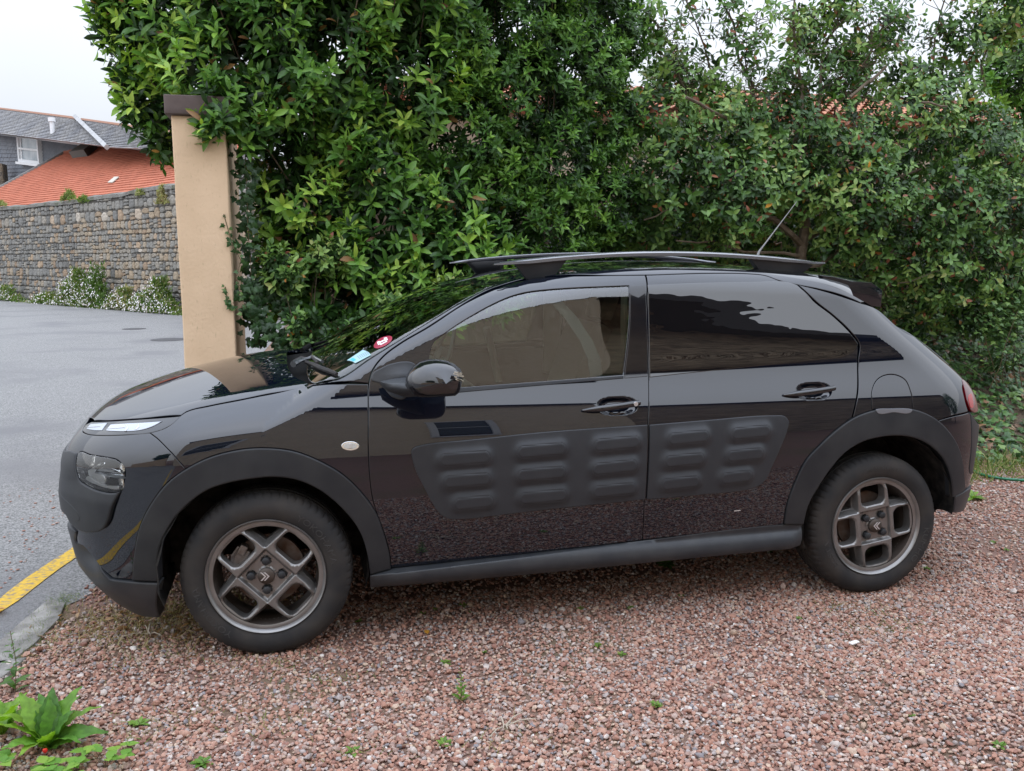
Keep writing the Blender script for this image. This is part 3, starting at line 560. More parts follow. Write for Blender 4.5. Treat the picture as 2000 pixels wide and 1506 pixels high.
# rear spoiler
m = MB(); ys = np.linspace(.262, 2*YC-.262, 15); rows = []
for y in ys:
    q = abs(y-YC)/.603; x1 = 2.765-.045*q*q; yc = np.clip(y, .30, 2*YC-.30)
    zz = [float(H_.pos(np.array([[x, yc]]))[0, 2]) for x in (2.40, 2.56)]; zc = 1.378-.024*q*q
    rows.append([(2.40, y, zz[0]-.006), (2.47, y, zz[0]*.55+zz[1]*.45+.004), (2.56, y, zz[1]+.004), (2.66, y, (zz[1]+zc)/2+.010), (x1-.02, y, zc), (x1, y, zc-.014), (x1-.002, y, zc-.088), (x1-.05, y, zc-.085), (2.60, y, zc-.05), (2.46, y, zz[0]-.05)])
V = [p for r in rows for p in r]; k = 10
m.add(V, [(i*k+j, i*k+(j+1) % k, (i+1)*k+(j+1) % k, (i+1)*k+j) for i in range(14) for j in range(k)]+[tuple(range(k)), tuple(range(14*k, 15*k))])
m.build('roof_spoiler', PAINT, car, smooth=True, bevel=.004, angle=50)
def loftx(rows): 
    k = len(rows[0]); V = [p for r in rows for p in r]; n = len(rows)
    return V, [(i*k+j, i*k+(j+1) % k, (i+1)*k+(j+1) % k, (i+1)*k+j) for i in range(n-1) for j in range(k)]+[tuple(range(k)), tuple(range((n-1)*k, n*k))]
# roof rails
RAIL = mat('dark_satin_roof_rail', (.16, .165, .185), rough=.24, coat=.6, spec=.6, metal=.55)
railx = np.linspace(.938, 2.462, 31)
def rail(side):
    rows = []; y0 = .325
    for x in railx:
        t = (x-.938)/1.524; e = min(1, (x-.933)/.16)**.5; e2 = min(1, (2.472-x)/.2)**.6
        zt = 1.466+.052*math.sin(min(1, max(0, t*1.02))*math.pi)**.75; hh = .019*min(e, e2); w = .024*min(e, e2)+.002
        y = y0+.012*math.cos((t-.5)*3)
        zb = zt-hh-.004
        rows.append([(x, y-w, zb+.002), (x, y-w+.001, zt-hh*.45), (x, y-w*.5, zt-.003), (x, y+w*.4, zt), (x, y+w, zt-.006), (x, y+w, zb+.002), (x, y, zb)])
    k = 7; V = [p for r in rows for p in r]; n = len(rows)
    m = MB(); m.add(V, [(i*k+j, i*k+(j+1) % k, (i+1)*k+(j+1) % k, (i+1)*k+j) for i in range(n-1) for j in range(k)]+[tuple(range(k)), tuple(range((n-1)*k, n*k))])
    r = m.build('roof_rail', RAIL, car, smooth=True, angle=60)
    for a, b in ((1.03, 1.25), (2.09, 2.40)):
        f = MB(); rows = []
        for x in np.linspace(a, b, 9):
            t = (x-.938)/1.524; zr = 1.466+.052*math.sin(min(1, max(0, t*1.02))*math.pi)**.75-.018
            zb = float(H_.pos(np.array([[x, .345]]))[0, 2])-.012; e = 1-abs((x-a)/(b-a)*2-1)**3*.35; xb = x-.055*((x-a)/(b-a)*2-1); zb = float(H_.pos(np.array([[xb, .345]]))[0, 2])-.012
            rows.append([(x, .328-.014*e, zr), (x, .342+.014*e, zr), (xb, .355+.02*e, zb), (xb, .335-.012*e, zb)])
        f.add(*loftx(rows)); f.build('rail_foot', CLAD, r, smooth=True, angle=40)
    return r
r1 = rail(0)
r2 = mirror(r1)
for c in r1.children:
    mirror(c, r2)
# antenna
bx = at(1483, 491, y=.9); tx = at(1556, 394, y=.9)
m = MB(); m.tube([bx-np.array([.02, 0, .06]), bx, bx+(tx-bx)*.12, tx], [.011, .006, .004, .0016], 8); m.build('aerial', mat('aerial_grey', (.25, .25, .25), rough=.4), car, smooth=True)
# wiper and cowl pieces
m = MB(); wq = hit([(573, 721), (588, 713), (612, 706), (630, 716)]); m.tube([p+np.array([0, 0, .02]) for p in wq], [.014, .010, .008, .007], 8)
wip = m.build('wiper', mat('wiper_arm_satin', (.05, .055, .06), rough=.25, coat=.5), car, smooth=True)
def wpt(u, v, o=.012):
    P = hit([(u, v)]); return P[0]+gradn(P)[0]*o
m = MB(); bl = [wpt(u, v) for u, v in ((597, 712), (612, 717), (628, 723), (645, 729), (660, 735))]; m.tube(bl, [.006, .009, .009, .008, .007], 6); m.tube([p-np.array([0, 0, .006]) for p in bl], .004, 6)
m.tube([wpt(575, 718, .02), wpt(590, 708, .02), wpt(610, 705, .02), wpt(625, 716, .018)], [.012, .008, .007, .006], 8); m.build('wiper_blade', RUB, wip, smooth=True)
m = MB(); m.tube([wpt(590, 688, .01), wpt(606, 680, .012), wpt(620, 676, .01), wpt(640, 668, .008)], [.01, .012, .008, .004], 8); m.build('wiper', DARK, car, smooth=True)
# indicator repeater
def ell(cx, cy, rx, ry, n=16): return [(cx+rx*math.cos(2*math.pi*k/n), cy+ry*math.sin(2*math.pi*k/n)) for k in range(n)]
ind = panel('side_indicator', A_, ell(684, 871, 18, 9.5), CHROME, car, off=.003, grid=.006, bev=.0015, depth=.004); mirror(ind)
panel('indicator_lens', A_, ell(684, 871, 13.5, 6.6), mat('pale_indicator_lens', (.5, .5, .48), rough=.25, coat=1.), ind, off=.0045, grid=.005, bev=.001, depth=.002)
panel('indicator_lens', A_, [(681, 866, 's'), (688, 866, 's'), (687, 876, 's'), (680, 876, 's')], SILV, ind, off=.006, grid=.005, bev=.001, depth=.002)
# paint scuffs: one thin scrape on the mirror, one on the door
panel('paint_chip', A_, [(1434, 997, 's'), (1446, 996, 's'), (1446, 998, 's'), (1434, 999, 's')], SILV, rdoor, off=.0006, grid=.01, bev=.0002, depth=.0005, gap=0)
# door mirror
MIR = [(794, 756), (797, 740), (803, 730), (812, 720), (824, 711), (840, 706), (857, 704.5), (874, 706), (890, 712), (901, 720), (905, 730), (904.5, 745), (902, 758), (897, 769), (890, 774.5), (870, 776), (845, 777.5), (818, 777), (805, 771)]
ym = -.17
def mring(pts, y, sc, dx=0, dz=0):
    P = np.array([at(u, v, y=y) for u, v in pts]); c = P.mean(0); return [tuple(c+(p-c)*sc+np.array([dx, 0, dz])) for p in P]
rows = []
c0 = np.array([at(u, v, y=ym) for u, v in MIR]).mean(0)
base = np.array([at(u, v, y=ym) for u, v in MIR])
for t in np.linspace(0, 1, 13):
    # rounded from the outer tip towards the car; front (small x) deeper
    a = t*math.pi*.5 if t < .5 else None
    yy = ym-.075+.215*t; s = math.sin(min(1, t/.5)*math.pi/2)**.36*(1 if t < .5 else 1-.13*((t-.5)/.5)**2)
    rows.append([tuple(c0+np.array([(p-c0)[0]*s*(1-.0*t)+.018*(1-s), yy-ym, (p-c0)[2]*s-.006*(1-s)])) for p in base])
m = MB(); m.add(*loftx(rows)); mir = m.build('door_mirror', GLOSS, car, smooth=True, angle=70)
m = MB(); q = [at(u, v, y=-.02) for u, v in ((742, 748), (770, 742), (806, 738), (830, 745), (834, 770), (820, 778), (790, 780), (760, 770), (745, 760))]
c1 = np.mean(q, 0); rows = [[tuple(c1+(p-c1)*s+np.array([dx, dy, 0])) for p in q] for dy, s, dx in ((.055, .92, -.0), (.02, .88, .004), (-.02, .72, .03), (-.06, .50, .06), (-.09, .42, .08))]
m.add(*loftx(rows)); m.build('mirror_arm', SKID, mir, smooth=True, angle=80)
mg = MB(); mg.box((c0[0]+.062, ym+.02, c0[2]-.002), (.006, .10, .06)); mg.build('mirror_glass', CHROME, mir, bevel=.002)
chip = mat('scraped_bare_plastic', (.42, .38, .30), rough=.8)
m = MB(); rr = random.Random(3)
for k in range(16):
    u = 886+rr.random()*17; v = 727+rr.random()*17; a = at(u, v, y=ym-.068+.0*k); L_ = .004+.012*rr.random(); m.box(a, (L_, .006, .0018+.003*rr.random()), R=[[1, 0, 0.25], [0, 1, 0], [-.25, 0, 1]])
m.build('mirror_scrape', chip, mir)
c2 = mirror(mir)
for c in list(mir.children)[:2]: mirror(c, c2)
both(panel('mirror_base', A_, [(728, 728), (745, 718), (757, 712), (800, 706), (812, 712), (808, 738), (800, 760), (790, 780), (765, 776), (752, 762), (740, 749), (725, 744)], SKID, car, off=.006, grid=.02, bev=.005, depth=.01, hfun=lambda Q: .012*np.exp(-((Q[:, 0]-.53)/.06)**2-((Q[:, 1]-1.04)/.03)**2)))
# windscreen stickers
def wsticker(name, pts, m_, off): 
    R = spline(*ctrl(H_, pts), .006); return panel(name, H_, R, m_, wsp, off=off, grid=.01, bev=.0003, depth=.0005, gap=0, raw=True)
wsticker("red_sticker", [(731, 679), (733, 671), (742, 662), (756, 657), (766, 659), (763, 668), (752, 676), (738, 681)], mat('red_sticker_print', (.30, .015, .045), rough=.4), .002)
WH = mat('white_sticker_print', (.8, .82, .82), rough=.5)
for p in ([(739, 675, 's'), (737, 669, 's'), (742, 667, 's'), (744, 673, 's')], [(752, 667, 's'), (750, 661, 's'), (756, 660, 's'), (758, 665, 's')], [(741, 669, 's'), (754, 663, 's'), (755, 665, 's'), (742, 671, 's')], [(743, 673.5, 's'), (756, 666.5, 's'), (757, 668, 's'), (744, 675, 's')]): wsticker('sticker_mark', p, WH, .003)
wsticker('tax_label', [(678, 704.5, 's'), (694, 710, 's'), (725, 694, 's'), (715, 686, 's'), (709, 684, 's')], mat('pale_blue_label', (.32, .50, .52), rough=.5), .002)
for i in range(6): wsticker('label_print', [(697+i*3.6, 696.5-i*1.7, 's'), (699+i*3.6, 695.8-i*1.7, 's'), (704+i*3.5, 701.5-i*1.7, 's'), (702.3+i*3.5, 702.3-i*1.7, 's')], mat('label_grey', (.25, .35, .4), rough=.6) if i == 0 else bpy.data.materials['label_grey'], .003)
wsticker('label_print', [(683, 703, 's'), (690, 700, 's'), (696, 704, 's'), (690, 707, 's')], mat('label_teal', (.05, .42, .5), rough=.6), .003)
# ------------------------------------------------------------------ wheels
def rrect(cx, cy, hx, hy, r, n=6):
    P = []
    for sx, sy, a0 in ((1, -1, -90), (1, 1, 0), (-1, 1, 90), (-1, -1, 180)):
        for k in range(n+1):
            a = math.radians(a0+90*k/n); P.append((cx+sx*(hx-r)+r*math.cos(a), cy+sy*(hy-r)+r*math.sin(a)))
    return np.array(P)
def rot2(P, a): c, s = math.cos(a), math.sin(a); P = np.asarray(P); return np.stack([P[:, 0]*c-P[:, 1]*s, P[:, 0]*s+P[:, 1]*c], 1)
def wheel_face():
    holes = []
    win = rrect(.1420, 0, .0470, .0595, .029)
    # clip the window's outer side to the rim circle
    r = np.linalg.norm(win, axis=1); win = win*np.minimum(1, .186/r)[:, None]
    b = .0805
    gapp = [(b+.009, b+.009)]
    th0 = math.asin(b/.187)
    for k in range(9):
        a = th0+.015+(math.pi/2-2*th0-.03)*k/8; gapp.append((.187*math.cos(a), .187*math.sin(a)))
    gapp = np.array(gapp)
    gapp = spline(gapp, [True]+[True]+[False]*7+[True], .006)
    for k in range(4):
        holes.append(rot2(win, k*math.pi/2)); holes.append(rot2(gapp, k*math.pi/2))
    holes = [h if area2(h) > 0 else h[::-1] for h in holes]
    lug = [rot2(np.array([[.056, 0]]), math.pi/4+k*math.pi/2)[0] for k in range(4)]
    gaps = holes[1::2]; wins = holes[0::2]
    def hf(Q):
        q = np.abs(Q); a, c = np.maximum(q[:, 0], q[:, 1]), np.minimum(q[:, 0], q[:, 1]); r = np.linalg.norm(Q, axis=1)
        # the square loops stand proud: inside the loop square |c|<.0845, a>.062
        dl = np.minimum(.0805-c, a-.0705)                        # >0 inside the loop square
        st = np.clip((dl+.004)/.010, 0, 1); h = -.018*(1-st*st*(3-2*st))
        dg = np.min([pdist(Q, g) for g in gaps], 0); h -= .022*np.clip(1-dg/.016, 0, 1)**1.2*(dl < .012)
        dw = np.min([pdist(Q, g) for g in wins], 0); h -= .006*np.clip(1-dw/.006, 0, 1)
        h -= .010*np.clip((r-.172)/.02, 0, 1)
        for l in lug: h -= .008*np.clip((.0185-np.linalg.norm(Q-l, axis=1))/.003, 0, 1)
        h += .004*np.clip((.034-r)/.003, 0, 1)
        return h
    circ = np.array([(.1925*math.cos(2*math.pi*k/96), .1925*math.sin(2*math.pi*k/96)) for k in range(96)])
    return circ, holes, hf, lug
circ, wholes, whf, lugs = wheel_face()
tmp = panel('rim', Flat(), circ, ALLOY, None, off=0, grid=.0055, holes=wholes, hfun=whf, raw=True, bev=.0012, gap=0, depth=.03, hole_depth=.045)
rim_me = tmp.data; bpy.data.objects.remove(tmp)
def tyre_mesh():
    prof = [(.214, .006), (.220, -.002), (.232, -.008), (.246, -.0125), (.262, -.0145), (.278, -.012), (.2885, -.0065), (.2895, -.006), (.298, .0005), (.3065, .009), (.3115, .018), (.3145, .030), (.3155, .041), (.3155, .0435), (.308, .0445), (.308, .0515), (.3162, .0525), (.3170, .070), (.3170, .074), (.309, .075), (.309, .084), (.3172, .085), (.3175, .110), (.309, .111), (.309, .120), (.3172, .121), (.3165, .146), (.308, .147), (.308, .154), (.3155, .155), (.3115, .178), (.3065, .188), (.298, .196), (.262, .210), (.232, .204), (.214, .190)]
    n = 320; V = []; Fc = []
    for k in range(n):
        a = 2*math.pi*k/n
        for i, (r, y) in enumerate(prof):
            rr, yy, aa = r, y, a
            if 8 <= i <= 12 and k % 5 == 0: rr -= .0042*(1 if i > 8 else .5)
            if i in (10, 11, 12): aa += .004*(i-10)
            if i in (16, 17) and k % 5 == 2: rr -= .003
            if 25 <= i <= 31 and k % 5 == 0: rr -= .004
            V.append((rr*math.cos(aa), yy, rr*math.sin(aa)))
    p = len(prof)
    Fc = [(k*p+i, k*p+i+1, ((k+1) % n)*p+i+1, ((k+1) % n)*p+i) for k in range(n) for i in range(p-1)]
    o = mesh_obj('tyre', V, Fc, RUB); o.data.polygons.foreach_set('use_smooth', [True]*len(o.data.polygons)); o.data.set_sharp_from_angle(angle=math.radians(38))
    bm = bmesh.new(); bm.from_mesh(o.data); bmesh.ops.recalc_face_normals(bm, faces=bm.faces); bm.to_mesh(o.data); bm.free()
    me = o.data; bpy.data.objects.remove(o); return me
tyre_me = tyre_mesh()
def text_geo(txt, size, ext):
    cu = bpy.data.curves.new('t', 'FONT'); cu.body = txt; cu.size = size; cu.extrude = ext; cu.align_x = 'CENTER'; cu.resolution_u = 3
    o = bpy.data.objects.new('t', cu); COL.objects.link(o); bpy.context.view_layer.update()
    dg = bpy.context.evaluated_depsgraph_get(); me = o.evaluated_get(dg).to_mesh(); V = [tuple(v.co) for v in me.vertices]; Fc = [tuple(p.vertices) for p in me.polygons]
    o.evaluated_get(dg).to_mesh_clear(); bpy.data.objects.remove(o); bpy.data.curves.remove(cu); return V, Fc
def sidewall_y(r): return float(np.interp(r, [.214, .220, .232, .246, .262, .278, .2885, .298], [.006, -.002, -.008, -.0125, -.0145, -.012, -.0065, .0005]))
def tyre_text(txt, size, r0, ang, parent, sx=1.):
    V, Fc = text_geo(txt, size, .0008); P = []
    for x, y, z in V:
        a = math.radians(ang)-x*sx/r0; r = r0+y; P.append((r*math.cos(a), sidewall_y(r)-.0006-z, r*math.sin(a)))
    mesh_obj('tyre_lettering', P, Fc, RUBT, parent)
def chevrons(parent, ang, s, y):
    m = MB()
    for k in (0, 1):
        o = -.008+k*.012
        P = [(-.016, -.013+o), (0, .002+o), (.016, -.013+o), (.016, -.007+o), (0, .0085+o), (-.016, -.007+o)]; P = rot2(np.array(P)*s, ang)
        m.prism([tuple(p) for p in P], -.001, .001, tr=lambda a, b, c: (a, y-c, b))
    m.build('chevron_badge', SILV, parent)
def make_wheel(x, y, spin, steer, far=False):
    w = empty('wheel', (x, y, .316), car, rot=(0, 0, steer+(math.pi if far else 0)))
    t = bpy.data.objects.new('tyre', tyre_me); link(t, w)
    r = bpy.data.objects.new('rim', rim_me); link(r, w); r.rotation_euler = (0, spin, 0)
    m = MB(); m.lathe([(.1925, .006), (.200, .003), (.2085, .004), (.2140, -.006), (.2185, -.009), (.2205, -.006), (.2205, .004), (.216, .008)], 96)
    m.build('rim_lip', ALLOY, w, smooth=True, angle=60)
    m = MB(); m.lathe([(.196, .012), (.189, .03), (.186, .06), (.180, .075), (.178, .12), (.200, .18), (.205, .19)], 72); m.build('rim_barrel', ALLOYD, w, smooth=True)
    m = MB(); m.lathe([(.0001, .075), (.075, .075), (.08, .085), (.135, .085), (.135, .105), (.0001, .105)], 64); m.build('brake_disc', RUST, w, smooth=True, angle=30)
    m = MB(); m.lathe([(.0001, -.001), (.0295, -.0005), (.031, .002), (.031, .012)], 40); cap = m.build('centre_cap', ALLOYD, w, smooth=True, angle=60)
    for l in lugs:
        q = rot2(np.array([l]), 0)[0]; c, s = math.cos(-spin), math.sin(-spin); q = (q[0]*c-q[1]*s, q[0]*s+q[1]*c)
        m = MB(); m.lathe([(.0001, -.002), (.0085, -.002), (.0145, .002), (.0150, .02)], 12, c=(q[0], 0, q[1])); m.build('lug_nut', DARK if False else CLAD, w, smooth=True, angle=35)
    return w, cap
fw, fcap = make_wheel(0, .045, math.pi/4, math.radians(-4.9))
rw, rcap = make_wheel(WB, .045, math.radians(-8), 0)
f2, _ = make_wheel(0, 2*YC-.045, .3, math.radians(-4.9), True); r2w, _ = make_wheel(WB, 2*YC-.045, .9, 0, True)
chevrons(fcap, -math.pi/2, 1., -.0015); chevrons(rcap, math.pi/2, 1., -.0015)
tyre_text('YOKOHAMA', .034, .243, 212, fw.children[0], 1.15); tyre_text('YOKOHAMA', .034, .243, 35, fw.children[0], 1.15)
tyre_text('205/55 R16  91V', .021, .256, 88, rw.children[0], 1.1); tyre_text('ECSTA', .034, .243, 206, rw.children[0], 1.3); tyre_text('KUMHO', .034, .243, -24, rw.children[0], 1.3)
# brake caliper behind the front wheel
m = MB(); a = math.radians(152)
for dr, da, sx, sz, yy in ((.115, 0, .05, .085, .07), (.09, .25, .03, .05, .06), (.125, -.3, .03, .04, .062)):
    m.box((dr*math.cos(a+da), yy, dr*math.sin(a+da)), (sx, .04, sz), R=[[math.cos(.5), 0, math.sin(.5)], [0, 1, 0], [-math.sin(.5), 0, math.cos(.5)]])
m.tube([(-.13, .055, .02), (-.125, .05, .07), (-.10, .05, .105)], .007, 6); m.build('brake_caliper', STEEL, fw, bevel=.006)
# wheel wells
def well(cx, zr, r):
    m = MB(); n = 26; V = []; lo_ = -16 if cx == 0 else -2
    for k in range(n+1):
        a = math.radians(lo_+(198-lo_)*k/n); rr = r+.006*(k % 2)
        for y, q in ((.022, -.0), (.06, .012), (.30, .012), (.42, .012)): V.append((cx+(rr+q)*math.cos(a), y, zr+(rr+q)*math.sin(a)))
    Fq = [(k*4+i, k*4+i+1, k*4+i+5, k*4+i+4) for k in range(n) for i in range(3)]
    V.append((cx, .42, zr)); c = len(V)-1; Fq += [(k*4+3, c, k*4+7) for k in range(n)]
    m.add(V, Fq); return m
for cx in (0, WB):
    o = well(cx, .345 if cx == 0 else .36, .372).build('wheel_well', WELL, car, smooth=True, angle=50); mirror(o)
m = MB(); m.box((1.3, YC, .24), (1.74, 1.50, .04)); m.box((-.52, YC, .26), (.3, 1.0, .03)); m.box((3.1, YC, .31), (.3, 1.2, .03)); m.box((1.3, YC, .30), (4.0, .86, .03)); m.box((0, YC, .30), (.06, 1.3, .05)); m.box((WB, YC, .27), (.10, 1.3, .09)); m.box((3.02, YC, .6), (.04, 1.3, .6)); m.build('underbody', DARK, car)
m = MB(); m.tube([(WB+.05, .34, .18), (WB+.3, .32, .22), (WB+.5, .35, .30)], .02, 8); m.build('suspension_arm', DARK, car, smooth=True)
# cabin
m = MB()
m.box((.62, YC, .93), (.42, 1.34, .14)); m.box((.80, YC, .80), (.2, 1.3, .30)); d_ = m.build('dashboard', DASH, car, bevel=.05, smooth=True)
m = MB(); m.box((.45, YC, 1.0), (.5, 1.25, .02)); m.build('dashboard_top', BEIGE if False else DASH, d_, bevel=.008)
m = MB(); m.lathe([(.178, -.011), (.189, 0), (.178, .011), (.167, 0)], 40, closed=True); m.tube([(-.17, 0, 0), (.17, 0, 0)], .014, 6); m.tube([(0, 0, 0), (0, 0, -.17)], .014, 6); m.lathe([(.0001, -.03), (.055, -.02), (.06, .02), (.0001, .02)], 20)
sw = m.build('steering_wheel', DASH, car, smooth=True); sw.location = (.86, 1.23, .98); sw.rotation_euler = (math.radians(20), 0, math.radians(90))
def seat(x, y):
    m = MB(); c, s = math.cos(.32), math.sin(.32); R = [[c, 0, s], [0, 1, 0], [-s, 0, c]]
    m.box((x+.14, y, .86), (.13, .48, .62), R=R); m.box((x-.22, y, .58), (.52, .5, .16)); o = m.build('seat', CLOTH, car, bevel=.05, smooth=True)
    h = MB(); h.box((x+.31, y, 1.255), (.09, .25, .19), R=R); h.build('headrest', CLOTH, o, bevel=.035, smooth=True)
for y in (.50, 1.23): seat(1.42, y)
m = MB(); c, s = math.cos(.25), math.sin(.25); m.box((2.35, YC, .82), (.16, 1.2, .6), R=[[c, 0, s], [0, 1, 0], [-s, 0, c]]); m.box((2.1, YC, .55), (.5, 1.2, .16)); m.build('rear_seat', CLOTH, car, bevel=.05, smooth=True)
m = MB(); q = [at(1085, 588, y=.30), at(1115, 620, y=.30), at(1145, 665, y=.30), at(1160, 700, y=.3), at(1166, 745, y=.3)]
V = []
for p in q: V += [p+np.array([-.028, 0, 0]), p+np.array([.028, 0, 0]), p+np.array([.028, .004, 0]), p+np.array([-.028, .004, 0])]
m.add(V, [(i*4+j, i*4+(j+1) % 4, i*4+4+(j+1) % 4, i*4+4+j) for i in range(4) for j in range(4)]); m.build('seat_belt', BELT, car)
pn = MB(); pn.box((1.52, .26, 1.10), (.10, .05, .50)); o = pn.build('inner_pillar', BEIGE, car, bevel=.02, smooth=True); mirror(o)
m = MB(); m.tube([at(950, 640, y=1.4), at(965, 700, y=1.45), at(975, 745, y=1.45)], .02, 8); m.build('inner_far_pillar', BEIGE, car, smooth=True)
MB().box((.83, YC, 1.30), (.03, .24, .065)).build('rear_view_mirror', DASH, car, bevel=.012)
# ------------------------------------------------------------------ ground, road, kerb
def noise_mat(name, c1, c2, sc, rough=.9, bump=None, c3=None, sc3=3., spec=.25):
    m = mat(name, c1, rough=rough, spec=spec, noise=(sc, 1., c2, 8), bump=bump)
    if c3:
        t = m.node_tree; b = t.nodes['Principled BSDF']; l = b.inputs['Base Color'].links[0].from_socket; nz = t.nodes.new('ShaderNodeTexNoise'); nz.inputs['Scale'].default_value = sc3; nz.inputs['Detail'].default_value = 6
        tcn = t.nodes.new('ShaderNodeTexCoord'); t.links.new(tcn.outputs['Object'], nz.inputs['Vector']); r = t.nodes.new('ShaderNodeMapRange'); r.inputs[1].default_value = .5; r.inputs[2].default_value = .68
        mx_ = t.nodes.new('ShaderNodeMix'); mx_.data_type = 'RGBA'; mx_.inputs[7].default_value = (*c3, 1); t.links.new(nz.outputs[0], r.inputs[0]); t.links.new(r.outputs[0], mx_.inputs[0]); t.links.new(l, mx_.inputs[6]); t.links.new(mx_.outputs[2], b.inputs['Base Color'])
    return m
GRD = noise_mat('red_brown_grit', (.28, .165, .13), (.18, .115, .09), 40, bump=(220, .8, .01), c3=(.19, .14, .09), sc3=1.3)
tag(mesh_obj('ground', [(-260, -260, 0), (260, -260, 0), (260, 260, 0), (-260, 260, 0)], [(0, 1, 2, 3)], GRD), kind='structure')
ASP = noise_mat('worn_grey_asphalt', (.375, .365, .352), (.14, .14, .135), 90, bump=(200, 1., .012), c3=(.22, .215, .215), sc3=.7)
def edge_x(y): return -1.147+.217*(y-.83)
wa = at(0, 583, z=0); wb = at(350, 610, z=0); wd = nrm(wb-wa); wn_ = np.array([-wd[1], wd[0], 0])*(-1); wn_ = wn_ if wn_@(CAM-wa) > 0 else -wn_
road_pts = [(edge_x(-9)+.20, -9), (edge_x(.6)+.20, .6), (edge_x(.85)+.34, .85), (-.76, 1.6), (-.72, 2.3), (-.62, 4.4), (-.5, 9), (0, 18.5)]
far = [tuple((wa+wd*s-wn_*.0)[:2]) for s in (18, 10, 0, -10, -26)]
pl = road_pts+far+[(-60, 56), (-60, -9)]
tag(mesh_obj('road', [(x, y, .004) for x, y in pl], [tuple(range(len(pl)))], ASP), kind='structure')
YEL = noise_mat('worn_yellow_road_paint', (.66, .42, .05), (.52, .33, .05), 60, rough=.8, c3=(.24, .20, .15), sc3=42)
yl = []
for y in np.linspace(-6, 2.1, 60):
    e = edge_x(y)+.008*math.sin(y*9); yl.append((e, y))
V = [(e-.05+.004*random.uniform(-1, 1), y, .008) for e, y in yl]+[(e+.045+.004*random.uniform(-1, 1), y, .008) for e, y in yl[::-1]]
n = len(yl); tag(mesh_obj('yellow_road_line', V, [(i, i+1, 2*n-2-i, 2*n-1-i) for i in range(n-1)], YEL), kind='structure')
KRB = noise_mat('weathered_concrete_kerb', (.25, .235, .215), (.17, .16, .145), 30, bump=(140, .7, .006), c3=(.36, .34, .31), sc3=9)
kerb = empty('kerb', (0, 0, 0)); tag(kerb, kind='structure')
for px in ([(-60, 1316), (0, 1258), (40, 1222), (96, 1176), (128, 1184), (116, 1214), (70, 1262), (30, 1292), (-60, 1330)], [(-80, 1338), (-20, 1300), (40, 1292), (54, 1290), (20, 1318), (-60, 1380), (-160, 1420)]):
    m = MB(); P = [tuple(at(u, v, z=0)[:2]) for u, v in px]; m.prism(P, -.04, .016); m.build('kerb_stone', KRB, kerb, bevel=.006, smooth=True)
MAN = noise_mat('dark_cast_iron', (.09, .085, .085), (.06, .058, .058), 60, rough=.7, bump=(90, .8, .006))
for (u, v, r) in ((330, 664, .32), (262, 643, .24)):
    c = at(u, v, z=0); m = MB(); m.lathe([(.0001, .010), (r, .010), (r, .006)], 32, axis='z', c=(c[0], c[1], 0)); o = m.build('manhole_cover', MAN); tag(o, 'round dark metal cover in the road, the %s one' % ('larger nearer' if r > .3 else 'smaller farther'), 'manhole cover')
# pebbles
def pebble_mesh(seed, flat):
    r = np.random.default_rng(seed); bm = bmesh.new(); bmesh.ops.create_icosphere(bm, subdivisions=1, radius=.5)
    pl_ = nrm(r.normal(size=(5, 3)))
    for v in bm.verts:
        p = np.array(v.co)
        for q in pl_:
            d = p@q-.36
            if d > 0: p = p-q*d*.8
        v.co = p*np.array([1, .74+.2*r.random(), flat])
    me = bpy.data.meshes.new('pebble_proto'); bm.to_mesh(me); bm.free(); me.polygons.foreach_set('use_smooth', [True]*len(me.polygons)); me.set_sharp_from_angle(angle=math.radians(48)); return me
PEB = ramp_mat('gravel_stone', [(0, (.29, .15, .115)), (.12, (.37, .20, .145)), (.36, (.43, .255, .19)), (.50, (.34, .23, .19)), (.62, (.43, .32, .27)), (.75, (.36, .31, .29)), (.82, (.50, .37, .28)), (.90, (.23, .21, .215)), (.93, (.50, .43, .385)), (.985, (.62, .57, .52))], rough=.82, spec=.25, scale_noise=1.6)
PEB.node_tree.nodes['Color Ramp'].color_ramp.interpolation = 'CONSTANT'
pm = [pebble_mesh(i, .55+.05*(i % 5)) for i in range(10)]
for q in pm: q.materials.append(PEB)
PC = proto_coll('pebble_proto', pm)
